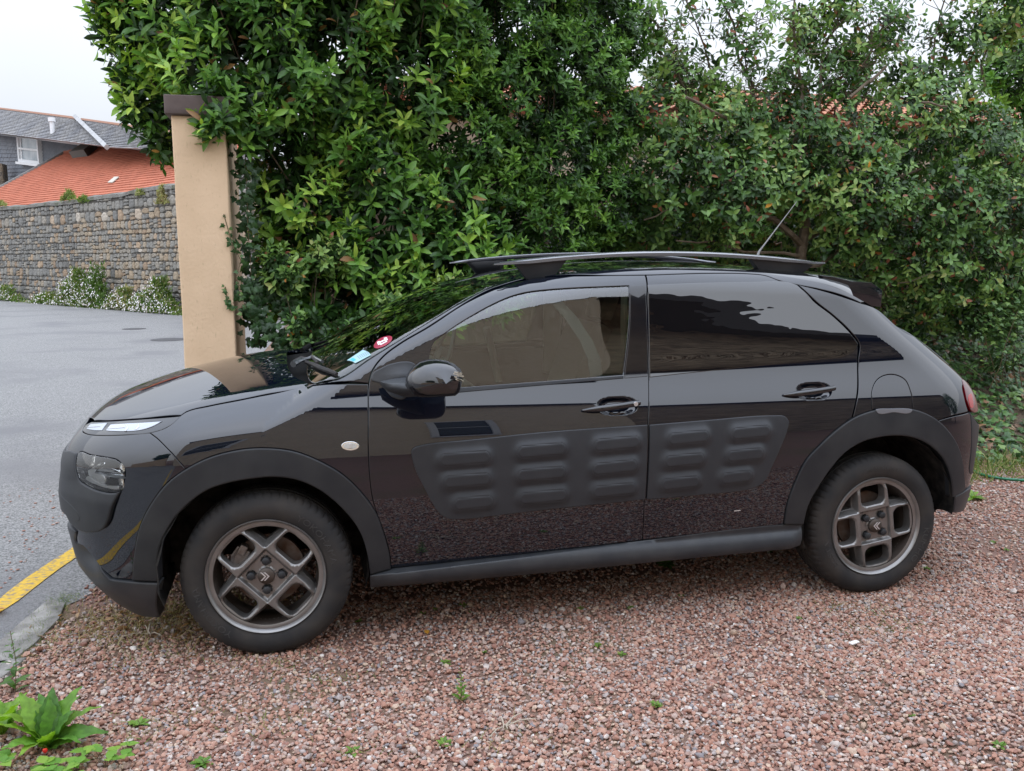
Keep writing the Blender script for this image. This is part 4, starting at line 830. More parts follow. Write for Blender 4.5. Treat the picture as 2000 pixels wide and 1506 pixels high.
def gravel_field():
    P = []
    def zone(n, x0, x1, y0, y1, s0, s1, z=0.): 
        x = RNG.uniform(x0, x1, n); y = RNG.uniform(y0, y1, n); s = s0+(s1-s0)*RNG.random(n)**2.2; P.append(np.stack([x, y, np.full(n, z), s], 1))
    zone(84000, -1.3, 3.4, -1.75, .5, .011, .021); zone(30000, 2.0, 5.6, -.9, 2.1, .012, .023); zone(9000, 3.2, 6.8, -2.0, -.5, .012, .023); zone(15000, -1.1, 2.6, .4, 2.0, .014, .024); zone(11000, -1.1, 3.2, -1.75, -.35, .015, .026, .002); zone(1800, -1.2, 3.4, -1.7, .4, .022, .036, .003); zone(9000, 3.2, 6.6, -.6, 2.4, .014, .026)
    P = np.concatenate(P); k = P[:, 0] > edge_x(P[:, 1])+.35+.03*np.sin(P[:, 1]*11)+RNG.normal(0, .035, len(P)); P = P[k]
    pat = np.sin(P[:, 0]*1.9+.6)*np.cos(P[:, 1]*2.7-.4)+.5*np.sin(P[:, 0]*5.1+P[:, 1]*3.3); P = P[~((pat > .75) & (RNG.random(len(P)) < .3))]; far_ = (P[:, 1] > 1.55+.25*np.sin(P[:, 0]*3)) & (RNG.random(len(P)) < .5); P = P[~far_]
    n = len(P); s = P[:, 3]; mound = .012*np.sin(P[:, 0]*2.3)*np.cos(P[:, 1]*2.9); P3 = np.stack([P[:, 0], P[:, 1], np.abs(mound)*.3+P[:, 2]+s*(.05+.28*RNG.random(n))], 1)
    eul = np.stack([RNG.normal(0, .35, n), RNG.normal(0, .35, n), RNG.uniform(0, 6.28, n)], 1)
    sc = s[:, None]*np.stack([RNG.uniform(.9, 1.25, n), RNG.uniform(.85, 1.1, n), RNG.uniform(.8, 1.1, n)], 1)
    return scatter('gravel', P3, eul, sc, RNG.integers(0, 10, n), RNG.random(n), PC)
gravel_field()
# crumbs on the road near the kerb
n = 420; x = -1.2-RNG.random(n)**2*1.6; y = RNG.uniform(-.6, 3.0, n); k = x < edge_x(y)+.3; x, y = x[k], y[k]; n = len(x); s = .008+.014*RNG.random(n)
o = scatter('scattered_road_grit', np.stack([x, y, np.full(n, .008)], 1), np.stack([np.zeros(n), np.zeros(n), RNG.uniform(0, 6, n)], 1), np.stack([s, s, s*.5], 1), RNG.integers(0, 10, n), RNG.random(n)*.6, PC)
# ------------------------------------------------------------------ stone wall
WT = {}
def stone_mesh(seed):
    r = random.Random(seed); P = []
    for k in range(7):
        a = 2*math.pi*(k+.5*r.random())/7; c, s_ = math.cos(a), math.sin(a); q = 1/max(abs(c), abs(s_))**.93; P.append((.5*c*q*(.93+.07*r.random()), .5*s_*q*(.93+.07*r.random())))
    n = len(P); V = [(x, 0, z) for x, z in P]+[(x*.94, -.028-.015*r.random(), z*.93) for x, z in P]+[(x*.70, -.04-.02*r.random(), z*.7) for x, z in P]+[(0, -.04-.02*r.random(), 0)]
    Fc = [(i, (i+1) % n, n+(i+1) % n, n+i) for i in range(n)]+[(n+i, n+(i+1) % n, 2*n+(i+1) % n, 2*n+i) for i in range(n)]+[(2*n+i, 2*n+(i+1) % n, 3*n) for i in range(n)]
    me = bpy.data.meshes.new('stone'); me.from_pydata(V, [], Fc); me.update(); return me
STN = ramp_mat('wall_stone', [(0, (.15, .145, .135)), (.2, (.21, .205, .192)), (.38, (.27, .258, .232)), (.52, (.31, .28, .235)), (.66, (.37, .295, .21)), (.78, (.28, .205, .145)), (.88, (.43, .32, .22)), (1, (.48, .44, .38))], rough=.9, spec=.2, scale_noise=7., bump=None)
sm = [stone_mesh(i) for i in range(18)]
for q in sm: q.materials.append(STN)
MORT = noise_mat('dark_wall_mortar', (.20, .185, .165), (.11, .105, .10), 6, bump=(30, 1., .05))
def wall_top(s): return 3.34+.02*math.sin(s*1.7)+.015*math.sin(s*4.1)+(.0 if s < 7 else (s-7)*.025)
s0_, s1_ = -7.0, 21.5
ang = math.atan2(wd[1], wd[0]); wall = empty('rubble_stone_wall', tuple(wa), rot=(0, 0, ang)); tag(wall, 'tall rubble stone wall of grey and tan stones running along the far side of the road', 'wall')
# local frame: x along wd, y: which side faces the camera
side = -1 if (np.array([math.sin(ang), -math.cos(ang), 0])@wn_) > 0 else 1
m = MB(); ss = np.linspace(s0_, s1_, 50)
top = [(s, wall_top(s)-.10) for s in ss]; poly = [(s0_, -.3)]+[(s1_, -.3)]+top[::-1]
m.prism(poly, 0, .5, tr=lambda a, b, c: (a, c*(-side), b)); m.build('wall_core', MORT, wall)
m = MB()
V = []
for s in ss: V += [(s, side*.07, wall_top(s)-.13), (s, side*.05, wall_top(s)-.03), (s, -side*.2, wall_top(s)+.04), (s, -side*.5, wall_top(s)-.02)]
m.add(V, [(i*4+j, i*4+j+1, i*4+j+5, i*4+j+4) for i in range(49) for j in range(3)]); m.build('weathered_capping', noise_mat('lichened_mortar_cap', (.17, .16, .145), (.26, .25, .225), 5, bump=(24, 1., .06), c3=(.09, .10, .06), sc3=2.5), wall, smooth=True)
st = []; z = .0; row = 0
while z < 3.25:
    thin = random.random() < .22; h = random.uniform(.10, .15) if thin else random.uniform(.20, .36); s = s0_+random.random()*.2
    while s < s1_:
        w_ = random.uniform(1.0, 2.4)*h if thin else random.uniform(.6, 1.35)*h; jz = random.uniform(-.018, .018); k = random.random()
        if not thin and k < .20: sp1 = random.uniform(.35, .65); st += [(s+w_/2, z+h*sp1/2, w_*.98, h*sp1*.97), (s+w_/2, z+h*(1+sp1)/2, w_*.95, h*(1-sp1)*.97)]
        elif not thin and k < .34: st += [(s+w_*.25, z+h*.22, w_*.47, h*.42), (s+w_*.75, z+h*.25, w_*.47, h*.47), (s+w_/2, z+h*.73, w_*.97, h*.50)]
        elif not thin and k < .42: st += [(s+w_/2, z+h*(q+.5)/3, w_*.96, h*.31) for q in range(3)]
        else: st.append((s+w_/2, z+h/2+jz, w_*.98, h*random.uniform(.88, 1.05)))
        s += w_+.004
    z += h+.003; row += 1
st = [q for q in st if q[1]+q[3]/2 < wall_top(q[0])-.06]
vis = lambda q: -0.6 < q[0] < 13.7
st.sort(key=lambda q: -(q[2]*q[3]*(1 if vis(q) else 0)*(1+.02*q[0])))
def stone_tint(q):
    if q[0] < 7.1: t = random.gauss(.24, .14) if random.random() < .78 else random.uniform(.5, .92)
    else: t = random.gauss(.52, .2)
    if q[1] > 2.85: t = t*.6+.05
    return min(.98, max(.01, t))
def strip_z(q): return side*.0
for q in st[:300]:
    o = bpy.data.objects.new('stone', random.choice(sm)); o.location = (q[0], side*.0, q[1]); o.scale = (q[2], 1, q[3]); o.rotation_euler = (0, random.gauss(0, .03), 0)
    if side > 0: o.rotation_euler = (0, 0, math.pi)
    o['tint'] = stone_tint(q); link(o, wall)
rest = st[300:]; n = len(rest); SC = proto_coll('stone_proto', sm); q = np.array(rest)
scatter('small_wall_stones', np.stack([q[:, 0], np.zeros(n), q[:, 1]], 1), np.stack([np.zeros(n), RNG.normal(0, .03, n), np.full(n, math.pi if side > 0 else 0)], 1), np.stack([q[:, 2], np.ones(n), q[:, 3]], 1), RNG.integers(0, 18, n), np.array([stone_tint(r) for r in rest]), SC, wall)
def wallpt(u, v, off=0.): return plane_at(u, v, wa+wn_*off, wn_)
# ------------------------------------------------------------------ red tiled house behind the wall
def oriented(o, p, ang_): o.location = p; o.rotation_euler = (0, 0, ang_)
rt = empty('red_tiled_house'); tag(rt, 'low building with an orange red pantile roof rising just behind the stone wall', 'house')
hd = nrm(wd); up_ = np.array([0, 0, 1.]); back = -wn_
e0 = wa+wn_*-1.6+up_*3.02                       # eaves line
pitch = math.radians(30); sl = back*math.cos(pitch)+up_*math.sin(pitch); rn = np.cross(hd, sl); rn = rn if rn[2] > 0 else -rn
def roofpt(u, v): return plane_at(u, v, e0, rn)
def rl(u, v): p = roofpt(u, v)-e0; return (p@hd, p@sl)
corner = [rl(u, v) for u, v in ((-20, 380), (0, 369), (127, 300), (180, 292), (275, 282), (345, 279))]
TILE = mat('orange_clay_tile', (.50, .185, .115), rough=.8, noise=(2.2, .9, (.40, .145, .09), 6), spec=.2)
V = []; Fc = []; top_t = max(c[1] for c in corner); rows_n = 25; dt = .235
sx0, sx1 = min(c[0] for c in corner)-3, 24.
def tmax(s):
    c = sorted(corner); return float(np.interp(s, [a for a, b in c], [b for a, b in c]))
cols_ = int((sx1-sx0)/.105); QQ = np.array([(sx0+(c+.5)*.0525, -.5+(r+.5)*dt) for r in range(rows_n+12) for c in range(cols_*2)])
cs0 = list(corner); inpoly = pip(QQ, [(cs0[0][0]-.1, -.9), (cs0[0][0]-.1, cs0[0][1])]+cs0[1:]+[(cs0[-1][0]+8, cs0[-1][1]), (cs0[-1][0]+8, -.9)])
for r in range(rows_n+12):
    t0 = -.5+r*dt; w_ = .105; s = sx0
    cols = int((sx1-sx0)/w_)
    base = len(V); used = []
    for c in range(cols*2+1):
        s = sx0+c*w_/2; hgt = .028*(1 if c % 2 else 0)
        sag = .05*math.sin(s*.9+.5)+.03*math.sin(s*2.3)
        for tt, ho in ((t0, .045), (t0+dt*1.02, .0)):
            V.append(e0+hd*s+sl*(tt+.006*math.sin(s*3+r))+rn*(hgt+ho+sag*.2))
        V.append(e0+hd*s+sl*(t0+.006*math.sin(s*3+r))+rn*(hgt-.01+sag*.2))
    for c in range(cols*2):
        sm_ = sx0+(c+.5)*w_/2
        if inpoly[r*cols*2+c]: i = base+c*3; Fc += [(i, i+3, i+4, i+1), (i+2, i+5, i+3, i)]
o = mesh_obj('roof_tile_rows', V, Fc, TILE, rt); o['kind'] = 'stuff'
# closed body under the roof
m = MB(); cs = [c for c in corner]
ft = [e0+hd*s+sl*t-rn*.05 for s, t in [(cs[0][0]-3, -.4)]+cs+[(cs[-1][0]+5, cs[-1][1]), (cs[-1][0]+5, -.4)]]
k = len(ft); V = ft+[np.array([p[0], p[1], 0]) for p in ft]
m.add(V, [tuple(range(k))]+[(i, (i+1) % k, k+(i+1) % k, k+i) for i in range(k)]); m.build('rendered_wall', mat('cream_render', (.5, .45, .38), rough=.9), rt)
VG = mat('grey_verge', (.23, .22, .21), rough=.9, noise=(5, 1, (.15, .15, .14)))
m = MB(); m.tube([e0+hd*s+sl*t+rn*.05 for s, t in cs[:3]], .10, 6); m.build('verge_board', VG, rt)
m = MB(); m.tube([e0+hd*s+sl*t+rn*.05 for s, t in cs[2:]], .10, 6); m.build('ridge_tiles', TILE, rt, smooth=True)
def on_roof(name, px, th, mat__, off=.1):
    P = [roofpt(u, v)+rn*off for u, v in px]; m = MB(); k = len(P); m.add(P+[p+rn*th for p in P], [tuple(range(k)), tuple(range(k, 2*k))]+[(i, (i+1) % k, k+(i+1) % k, k+i) for i in range(k)]); return m.build(name, mat__, rt)
on_roof('roof_dormer_box', [(143, 311), (165, 296), (193, 291), (172, 307)], .35, mat('grey_green_lead', (.13, .14, .13), rough=.7), .05)
on_roof('broken_roof_lining', [(283, 297), (311, 293), (330, 279), (290, 284)], .22, mat('weathered_grey_wood', (.20, .18, .16), rough=.9, noise=(4, 1, (.09, .08, .08))), .05)
on_roof('pale_roof_patch', [(213, 361), (226, 350), (235, 350), (222, 361)], .03, mat('pale_patch', (.5, .47, .4), rough=.9), .08)
# ------------------------------------------------------------------ slate mansard house
sh = empty('slate_house'); tag(sh, 'grey slate roofed house with white sash windows behind the orange roof', 'house')
hp = wa+back*9+up_*0; hn = wn_*1.0
def hpt(u, v, o=0.): return plane_at(u, v, hp+hn*o, hn)
SLW = mat('slate_hanging', (.14, .155, .18), rough=.75, noise=(1.2, .8, (.18, .19, .21), 6)); SLR = mat('roof_slate', (.24, .24, .25), rough=.7, noise=(.9, .9, (.31, .30, .29), 7), spec=.3)
def slate_rows(name, quad, rows, cols, mat__, lap=.05, jit=.02, thick=.05):
    """quad: bottom-left, bottom-right, top-right, top-left world points; courses of single slates"""
    a, b, c, d = [np.array(p, float) for p in quad]; nn = nrm(np.cross(b-a, d-a)); nn = nn if nn@(CAM-a) > 0 else -nn; V = []; Fc = []
    for r in range(rows):
        for k in range(cols):
            o = .5*(r % 2); s0, s1 = np.clip((k-o)/cols, 0, 1), np.clip((k-o+.94)/cols, 0, 1)
            if s1-s0 < .01/cols: continue
            t0, t1 = r/rows, (r+1.02)/rows; t1 = min(1, t1); j = random.uniform(0, jit); i = len(V)
            def q(s, t): return (a*(1-s)+b*s)*(1-t)+(d*(1-s)+c*s)*t
            V += [q(s0, t0)+nn*(thick+j), q(s1, t0)+nn*(thick+j), q(s1, t1)+nn*(.01), q(s0, t1)+nn*(.01), q(s0, t0), q(s1, t0)]
            Fc += [(i, i+1, i+2, i+3), (i+4, i+5, i+1, i)]
    o = mesh_obj(name, V, Fc, mat__, sh); o['kind'] = 'stuff'; return o
wq = [hpt(-60, 395), hpt(230, 345), hpt(230, 284), hpt(-60, 254)]
slate_rows('hanging_slates', wq, 16, 44, SLW, thick=.04)
rs = nrm(back*.72+up_*.69)
def hroof(u, v): n2 = np.cross(hd, rs); return plane_at(u, v, wq[3], n2)
rq = [hroof(-60, 254), hroof(205, 287), hroof(152, 232), hroof(-60, 205)]
slate_rows('roof_slates', rq, 18, 50, SLR, thick=.05)
rq2 = [hroof(212, 289), hroof(360, 296), hroof(360, 262), hroof(160, 234)]
slate_rows('roof_slates', rq2, 16, 34, SLR, thick=.05)
m = MB(); P = [wq[0], wq[1], wq[2], rq2[1], rq2[2], rq[3]]; cut = [wq[0], wq[1], hpt(360, 330), rq2[1]+back*.1, rq2[2]-up_*.05, rq2[3]-up_*.05, rq[3]-up_*.05, wq[3]]
body = [hpt(-60, 470), hpt(360, 470), hpt(360, 300), hpt(-60, 256)]; body[0][2] = body[1][2] = -.1; bb = [p+back*9 for p in body]
k = 4; m.add([p+back*.12 for p in body]+bb, [tuple(range(4)), tuple(range(4, 8))]+[(i, (i+1) % 4, 4+(i+1) % 4, 4+i) for i in range(4)]); m.build('house_body', mat('grey_render', (.3, .3, .3), rough=.9), sh)
m = MB(); R4 = [rq[0], rq2[1], rq2[2], rq[3]]; m.add([p-up_*.12 for p in R4]+[R4[0]+back*9, R4[1]+back*9], [(0, 1, 2, 3), (3, 2, 5, 4), (0, 3, 4), (1, 5, 2)]); m.build('roof_deck', SLR, sh)
RID = mat('clay_ridge', (.33, .17, .11), rough=.85); WPT = mat('white_painted_wood', (.72, .73, .74), rough=.5); PIN = mat('window_pane', (.20, .24, .27), rough=.08, spec=.9, noise=(1.5, .8, (.42, .45, .47), 2))
m = MB(); m.tube([rq[3], rq[2]], .10, 6); m.tube([rq2[3], rq2[2]], .09, 6); m.build('ridge_tiles', RID, sh, smooth=True)
m = MB(); cp = nrm(np.cross(hd, rs)); cp = cp if cp[2] > 0 else -cp
m.tube([hroof(150, 231)+cp*.12, hroof(213, 292)+cp*.12], .13, 4); m.build('roof_parapet', mat('pale_parapet', (.42, .42, .42), rough=.9, noise=(3, .8, (.3, .3, .3))), sh)
m = MB(); a = hpt(-60, 253, .1); b = hpt(215, 288, .1); m.tube([a, b], .10, 6); m.build('gutter', WPT, sh)
vt = hroof(103, 262); m = MB(); m.tube([vt, vt+up_*.75], .11, 10); m.tube([vt+up_*.6, vt+up_*.8], .17, 10); m.build('vent_pipe', WPT, sh, smooth=True)
def sash(u0, v0, u1, v1, sk=.0):
    a, b, c, d = hpt(u0, v1-1, .1), hpt(u1, v1+4, .1), hpt(u1, v0+6, .1), hpt(u0, v0, .1); fr = MB()
    X = nrm(b-a); Z = up_; w_ = np.linalg.norm(b-a); h = (d-a)[2]
    def fb(s0, s1, z0, z1, t0, t1, mb):
        V = [a+X*s+Z*zz+hn*t for t in (t0, t1) for s, zz in ((s0, z0), (s1, z0), (s1, z1), (s0, z1))]; mb.add(V, [(0, 1, 2, 3), (4, 5, 6, 7), (0, 1, 5, 4), (1, 2, 6, 5), (2, 3, 7, 6), (3, 0, 4, 7)])
    q = .16
    for args in ((0, w_, 0, q), (0, w_, h-q, h), (0, q, q, h-q), (w_-q, w_, q, h-q), (q, w_-q, h*.5-.05, h*.5+.05)): fb(*args, -.1, .16, fr)
    f = fr.build('window', WPT, sh)
    pn_ = MB(); fb(q, w_-q, q, h-q, .0, .03, pn_); pn_.build('pane', PIN, f)
    cu_ = MB(); fb(q, q+.18, q, h-q, .031, .05, cu_); fb(w_-q-.18, w_-q, q, h-q, .031, .05, cu_); cu_.build('curtain', WPT, f)
    sl_ = MB(); fb(-.1, w_+.1, -.14, 0, -.1, .28, sl_); sl_.build('sill', WPT, f)
sash(41, 263, 82, 317); sash(160, 283, 194, 320)
# old gable corner and chimney piece at the left edge
m = MB(); m.box(tuple(hpt(-6, 350, 1.0)), (1.0, 1.0, 1.8)); o = m.build('brown_stone_gable', mat('brown_rubble', (.22, .17, .12), rough=.95, noise=(4, 1, (.10, .09, .08)), bump=(8, 1, .1)), bevel=.1); tag(o, 'brown weathered stone gable corner at the left edge beside the slate house', 'gable')
# ------------------------------------------------------------------ cream gate pier
PLA = mat('cream_painted_render', (.72, .53, .355), rough=.85, spec=.2, noise=(4, .6, (.62, .45, .29), 8), bump=(45, .5, .006))
def plaster_dirt(m_):
    t = m_.node_tree; b = t.nodes['Principled BSDF']; l = b.inputs['Base Color'].links[0].from_socket; tcn = t.nodes.new('ShaderNodeTexCoord'); mp = t.nodes.new('ShaderNodeMapping'); mp.inputs['Scale'].default_value = (18, 18, 5)
    nz = t.nodes.new('ShaderNodeTexNoise'); nz.inputs['Detail'].default_value = 10; nz.inputs['Roughness'].default_value = .7; r = t.nodes.new('ShaderNodeMapRange'); r.inputs[1].default_value = .58; r.inputs[2].default_value = .76; r.inputs[4].default_value = .45
    mx_ = t.nodes.new('ShaderNodeMix'); mx_.data_type = 'RGBA'; mx_.inputs[7].default_value = (.20, .17, .08, 1); t.links.new(tcn.outputs['Object'], mp.inputs[0]); t.links.new(mp.outputs[0], nz.inputs['Vector']); t.links.new(nz.outputs[0], r.inputs[0]); t.links.new(r.outputs[0], mx_.inputs[0]); t.links.new(l, mx_.inputs[6]); t.links.new(mx_.outputs[2], b.inputs['Base Color'])
plaster_dirt(PLA)
pier = empty('gate_pier', (-.4, 2.6, 0)); tag(pier, 'cream rendered gate pier with a dark brown cap between the road and the hedge', 'gate pier')
def grid_box(name, x0, x1, y0, y1, z0, z1, mat__, parent, amp=.0028, n=(10, 12, 60)):
    bm = bmesh.new(); bmesh.ops.create_cube(bm, size=1); o = None
    for v in bm.verts: v.co = ((x0+x1)/2+v.co.x*(x1-x0), (y0+y1)/2+v.co.y*(y1-y0), (z0+z1)/2+v.co.z*(z1-z0))
    bmesh.ops.bevel(bm, geom=bm.edges[:], offset=.009, segments=3, profile=.5, affect='EDGES')
    for ax, cnt in enumerate(n):
        lo = (x0, y0, z0)[ax]; hi = (x1, y1, z1)[ax]; no = [0, 0, 0]; no[ax] = 1
        for k in range(1, cnt):
            co = [0, 0, 0]; co[ax] = lo+(hi-lo)*k/cnt; bmesh.ops.bisect_plane(bm, geom=bm.verts[:]+bm.edges[:]+bm.faces[:], plane_co=co, plane_no=no)
    from mathutils import noise as N_
    for v in bm.verts:
        d = N_.noise_vector(v.co*3.1)*amp+N_.noise_vector(v.co*11)*amp*.5; v.co += d
    me = bpy.data.meshes.new(name); bm.normal_update(); bm.to_mesh(me); bm.free(); me.materials.append(mat__); me.polygons.foreach_set('use_smooth', [True]*len(me.polygons)); o = bpy.data.objects.new(name, me); return link(o, parent)
grid_box('pier_shaft', -.145, .165, 0, 1.2, -.05, 2.345, PLA, pier)
grid_box('pier_cap', -.178, .205, -.035, 1.24, 2.345, 2.46, mat('dark_brown_cap', (.085, .06, .055), rough=.8, noise=(8, .8, (.13, .10, .09))), pier, amp=.0015, n=(6, 10, 3))
# back wall of the garden behind the hedge
gw = grid_box('garden_wall', .1, 9.0, 4.55, 4.8, -.1, 2.2, mat('brown_garden_render', (.30, .22, .15), rough=.95, noise=(3, 1, (.17, .13, .10)), bump=(20, .8, .02)), None, n=(20, 2, 8)); tag(gw, 'dull brown garden wall half hidden behind the hedge', 'garden wall')
# tiled roof glimpsed through the shrubs on the right
oh = empty('orange_roofed_house', (7, 12, 0)); tag(oh, 'house with an orange tiled roof glimpsed through the top of the camellia', 'house')
m = MB(); m.box((3, 3.5, 2.0), (17, 7, 4.0)); m.build('rendered_wall', mat('cream_render_far', (.33, .27, .2), rough=.9), oh)
V = []; Fc = []
for r in range(8):
    for c in range(181):
        x = -6+c*.1; 
        for tt, ho in ((r*.3, .05), (r*.3+.31, 0.)): V.append((x, -.4+tt*.8, 4.0+tt*.48*.62+.05*(c % 2)+ho))
    b = r*181*2
    Fc += [(b+c*2, b+c*2+2, b+c*2+3, b+c*2+1) for c in range(180)]
o = mesh_obj('roof_tile_rows', V, Fc, mat('orange_roof_tile', (.48, .20, .11), rough=.8, noise=(2, 1, (.34, .15, .09))), oh); o['kind'] = 'stuff'
m = MB(); yr, zr = -.4+8*.3*.8, 4.0+8*.3*.48*.62; m.prism([(-.4, 3.92), (yr, zr-.02), (yr+2.6, 3.92)], -6.02, 12.02, tr=lambda a, b, c: (c, a, b)); m.build('roof_deck', bpy.data.materials['orange_roof_tile'], oh)
m = MB(); m.box((-3.5, 4, 4.3), (.8, .8, 1.3)); m.build('chimney', mat('brick_chimney', (.3, .15, .1), rough=.9), oh)
# ------------------------------------------------------------------ house across the drive, behind the camera (seen mirrored in the paint and glass)
bh = empty('cream_house', (0, -8.6, 0), rot=(0, 0, -.17)); tag(bh, 'cream rendered house across the drive, seen only as a reflection in the car', 'house')
m = MB(); m.box((1.0, -3, 4.0), (8.6, 6, 8.0)); m.build('rendered_wall', mat('pale_cream_render', (.74, .62, .46), rough=.9, noise=(2, .6, (.66, .54, .39), 6), bump=(9, 1., .04)), bh)
m = MB(); m.box((11.3, -3, 3.49), (11.9, 5.6, 6.98)); m.build('rough_side_wall', mat('rough_brown_wall', (.62, .48, .33), rough=.95, noise=(3, 1., (.27, .21, .145), 7), bump=(5, 1., .15)), bh); t = bpy.data.materials['pale_cream_render'].node_tree
t = bpy.data.materials['rough_brown_wall'].node_tree
for q in [q for q in t.nodes if q.type == 'TEX_NOISE']: mp = t.nodes.new('ShaderNodeMapping'); mp.inputs['Scale'].default_value = (.6, 1, 5); t.links.new(t.nodes['Texture Coordinate'].outputs['Object'], mp.inputs[0]); t.links.new(mp.outputs[0], q.inputs['Vector'])
ROF = mat('dark_roof', (.06, .055, .055), rough=.8)
m = MB(); m.add([(-3.5, .12, 8.0), (5.4, .12, 8.0), (5.4, -3, 8.4), (-3.5, -3, 8.4), (-3.5, -6.1, 8.0), (5.4, -6.1, 8.0)], [(0, 1, 2, 3), (3, 2, 5, 4), (0, 3, 4), (1, 5, 2), (0, 4, 5, 1)]); m.build('roof', ROF, bh); m = MB(); m.box((11.3, -2.9, 7.04), (12.1, 6, .14)); m.build('wall_coping', ROF, bh)
m = MB(); m.tube([(-3.5, .16, 7.94), (5.3, .16, 7.94)], .06, 8); m.build('gutter', mat('black_gutter', (.02, .02, .02), rough=.4), bh)
for x, z, w_, h in ((2.2, 3.1, 1.0, 3.0), (-1.9, 3.1, 1.0, 3.0)):
    m = MB()
    for cx, cz, dx, dz in ((x, z+h/2, w_+.16, .12), (x, z-h/2, w_+.16, .12), (x-w_/2, z, .12, h), (x+w_/2, z, .12, h), (x, z, w_, .06)): m.box((cx, .03, cz), (dx, .12, dz))
    f = m.build('window', WPT, bh); m = MB(); m.box((x, .01, z), (w_, .05, h)); m.build('pane', mat('dark_pane', (.03, .04, .045), rough=.05, spec=.9) if 'dark_pane' not in bpy.data.materials else bpy.data.materials['dark_pane'], f)
m = MB(); m.box((-9.2, 1, 1.1), (9, .3, 2.2))
o = m.build('boundary_wall', PLA); o.location = (0, -9.5, 0); tag(o, 'cream boundary wall beside the reflected house', 'wall')
# ------------------------------------------------------------------ planting
def leaf_mesh(name, L_, W_, mat__, fold=.25, curl=.25, n=4, wid=None, wave=0., seed=0):
    """one leaf: +y along the midrib, z up on its upper face; base at the origin"""
    r = random.Random(seed); V = []; wid = wid or [0.12, .66, 1., .86, 0.12]; n = len(wid)-1
    for i, w_ in enumerate(wid):
        t = i/n; y = t*L_; z = -curl*L_*t*t; x = w_*W_/2
        V += [(-x, y, z+fold*x+wave*W_*math.sin(i*2.4+1)), (0, y, z), (x, y, z+fold*x+wave*W_*math.sin(i*2.1))]
    Fc = []
    for i in range(n): a = i*3; Fc += [(a, a+1, a+4, a+3), (a+1, a+2, a+5, a+4)]
    me = bpy.data.meshes.new(name); me.from_pydata(V, [], Fc); me.materials.append(mat__); me.polygons.foreach_set('use_smooth', [True]*len(me.polygons)); me.update(); return me
LAU = ramp_mat('laurel_leaf', [(0, (0.013, 0.030, 0.011)), (.25, (0.032, 0.082, 0.019)), (.5, (0.071, 0.170, 0.030)), (.7, (0.137, 0.287, 0.046)), (.86, (0.246, 0.423, 0.066)), (.945, (0.410, 0.560, 0.095)), (.96, (0.355, 0.205, 0.068)), (1, (0.192, 0.095, 0.048))], rough=.38, spec=.36, trans=.18)
CAMM = ramp_mat('camellia_leaf', [(0, (0.017, 0.037, 0.012)), (.3, (0.041, 0.095, 0.025)), (.6, (0.093, 0.189, 0.045)), (.82, (0.183, 0.308, 0.077)), (.93, (0.308, 0.420, 0.125)), (.95, (0.308, 0.119, 0.063)), (.985, (0.211, 0.069, 0.041)), (1, (0.588, 0.280, 0.041))], rough=.36, spec=.34, trans=.14)
IVY = ramp_mat('ivy_leaf', [(0, (0.014, 0.036, 0.014)), (.5, (0.036, 0.090, 0.026)), (.8, (0.084, 0.168, 0.042)), (.93, (0.168, 0.264, 0.060)), (.96, (0.300, 0.168, 0.084)), (1, (0.192, 0.108, 0.060))], rough=.4, spec=.4, trans=.12)
BARK = mat('grey_brown_bark', (.11, .085, .06), rough=.9, noise=(20, 1, (.18, .145, .11)), spec=.15); TWIG = mat('green_brown_twig', (.12, .09, .045), rough=.8)
lau = [leaf_mesh('laurel_leaf', 1, .36+.05*(i % 3-1), LAU, fold=.35, curl=.10+.12*(i % 4), wave=.03, seed=i) for i in range(8)]
camm = [leaf_mesh('camellia_leaf', 1, .50+.05*(i % 3-1), CAMM, fold=.3, curl=.10+.12*(i % 4), wid=[.1, .85, 1., .75, .05], wave=.03, seed=i) for i in range(8)]
def ivy_mesh(i):
    P = [(0, 0), (.22, -.12), (.30, .10), (.52, .28), (.26, .42), (.0, .95), (-.26, .42), (-.52, .28), (-.30, .10), (-.22, -.12)]
    V = [(0, .3, .03)]+[(x, y, -.08*abs(x)-.1*y*y) for x, y in P]; me = bpy.data.meshes.new('ivy_leaf'); me.from_pydata(V, [], [(0, k+1, (k+1) % 10+1) for k in range(10)]); me.materials.append(IVY); me.update(); return me
ivm = [ivy_mesh(0)]
LC, CC, IC = proto_coll('laurel_proto', lau), proto_coll('camellia_proto', camm), proto_coll('ivy_proto', ivm)
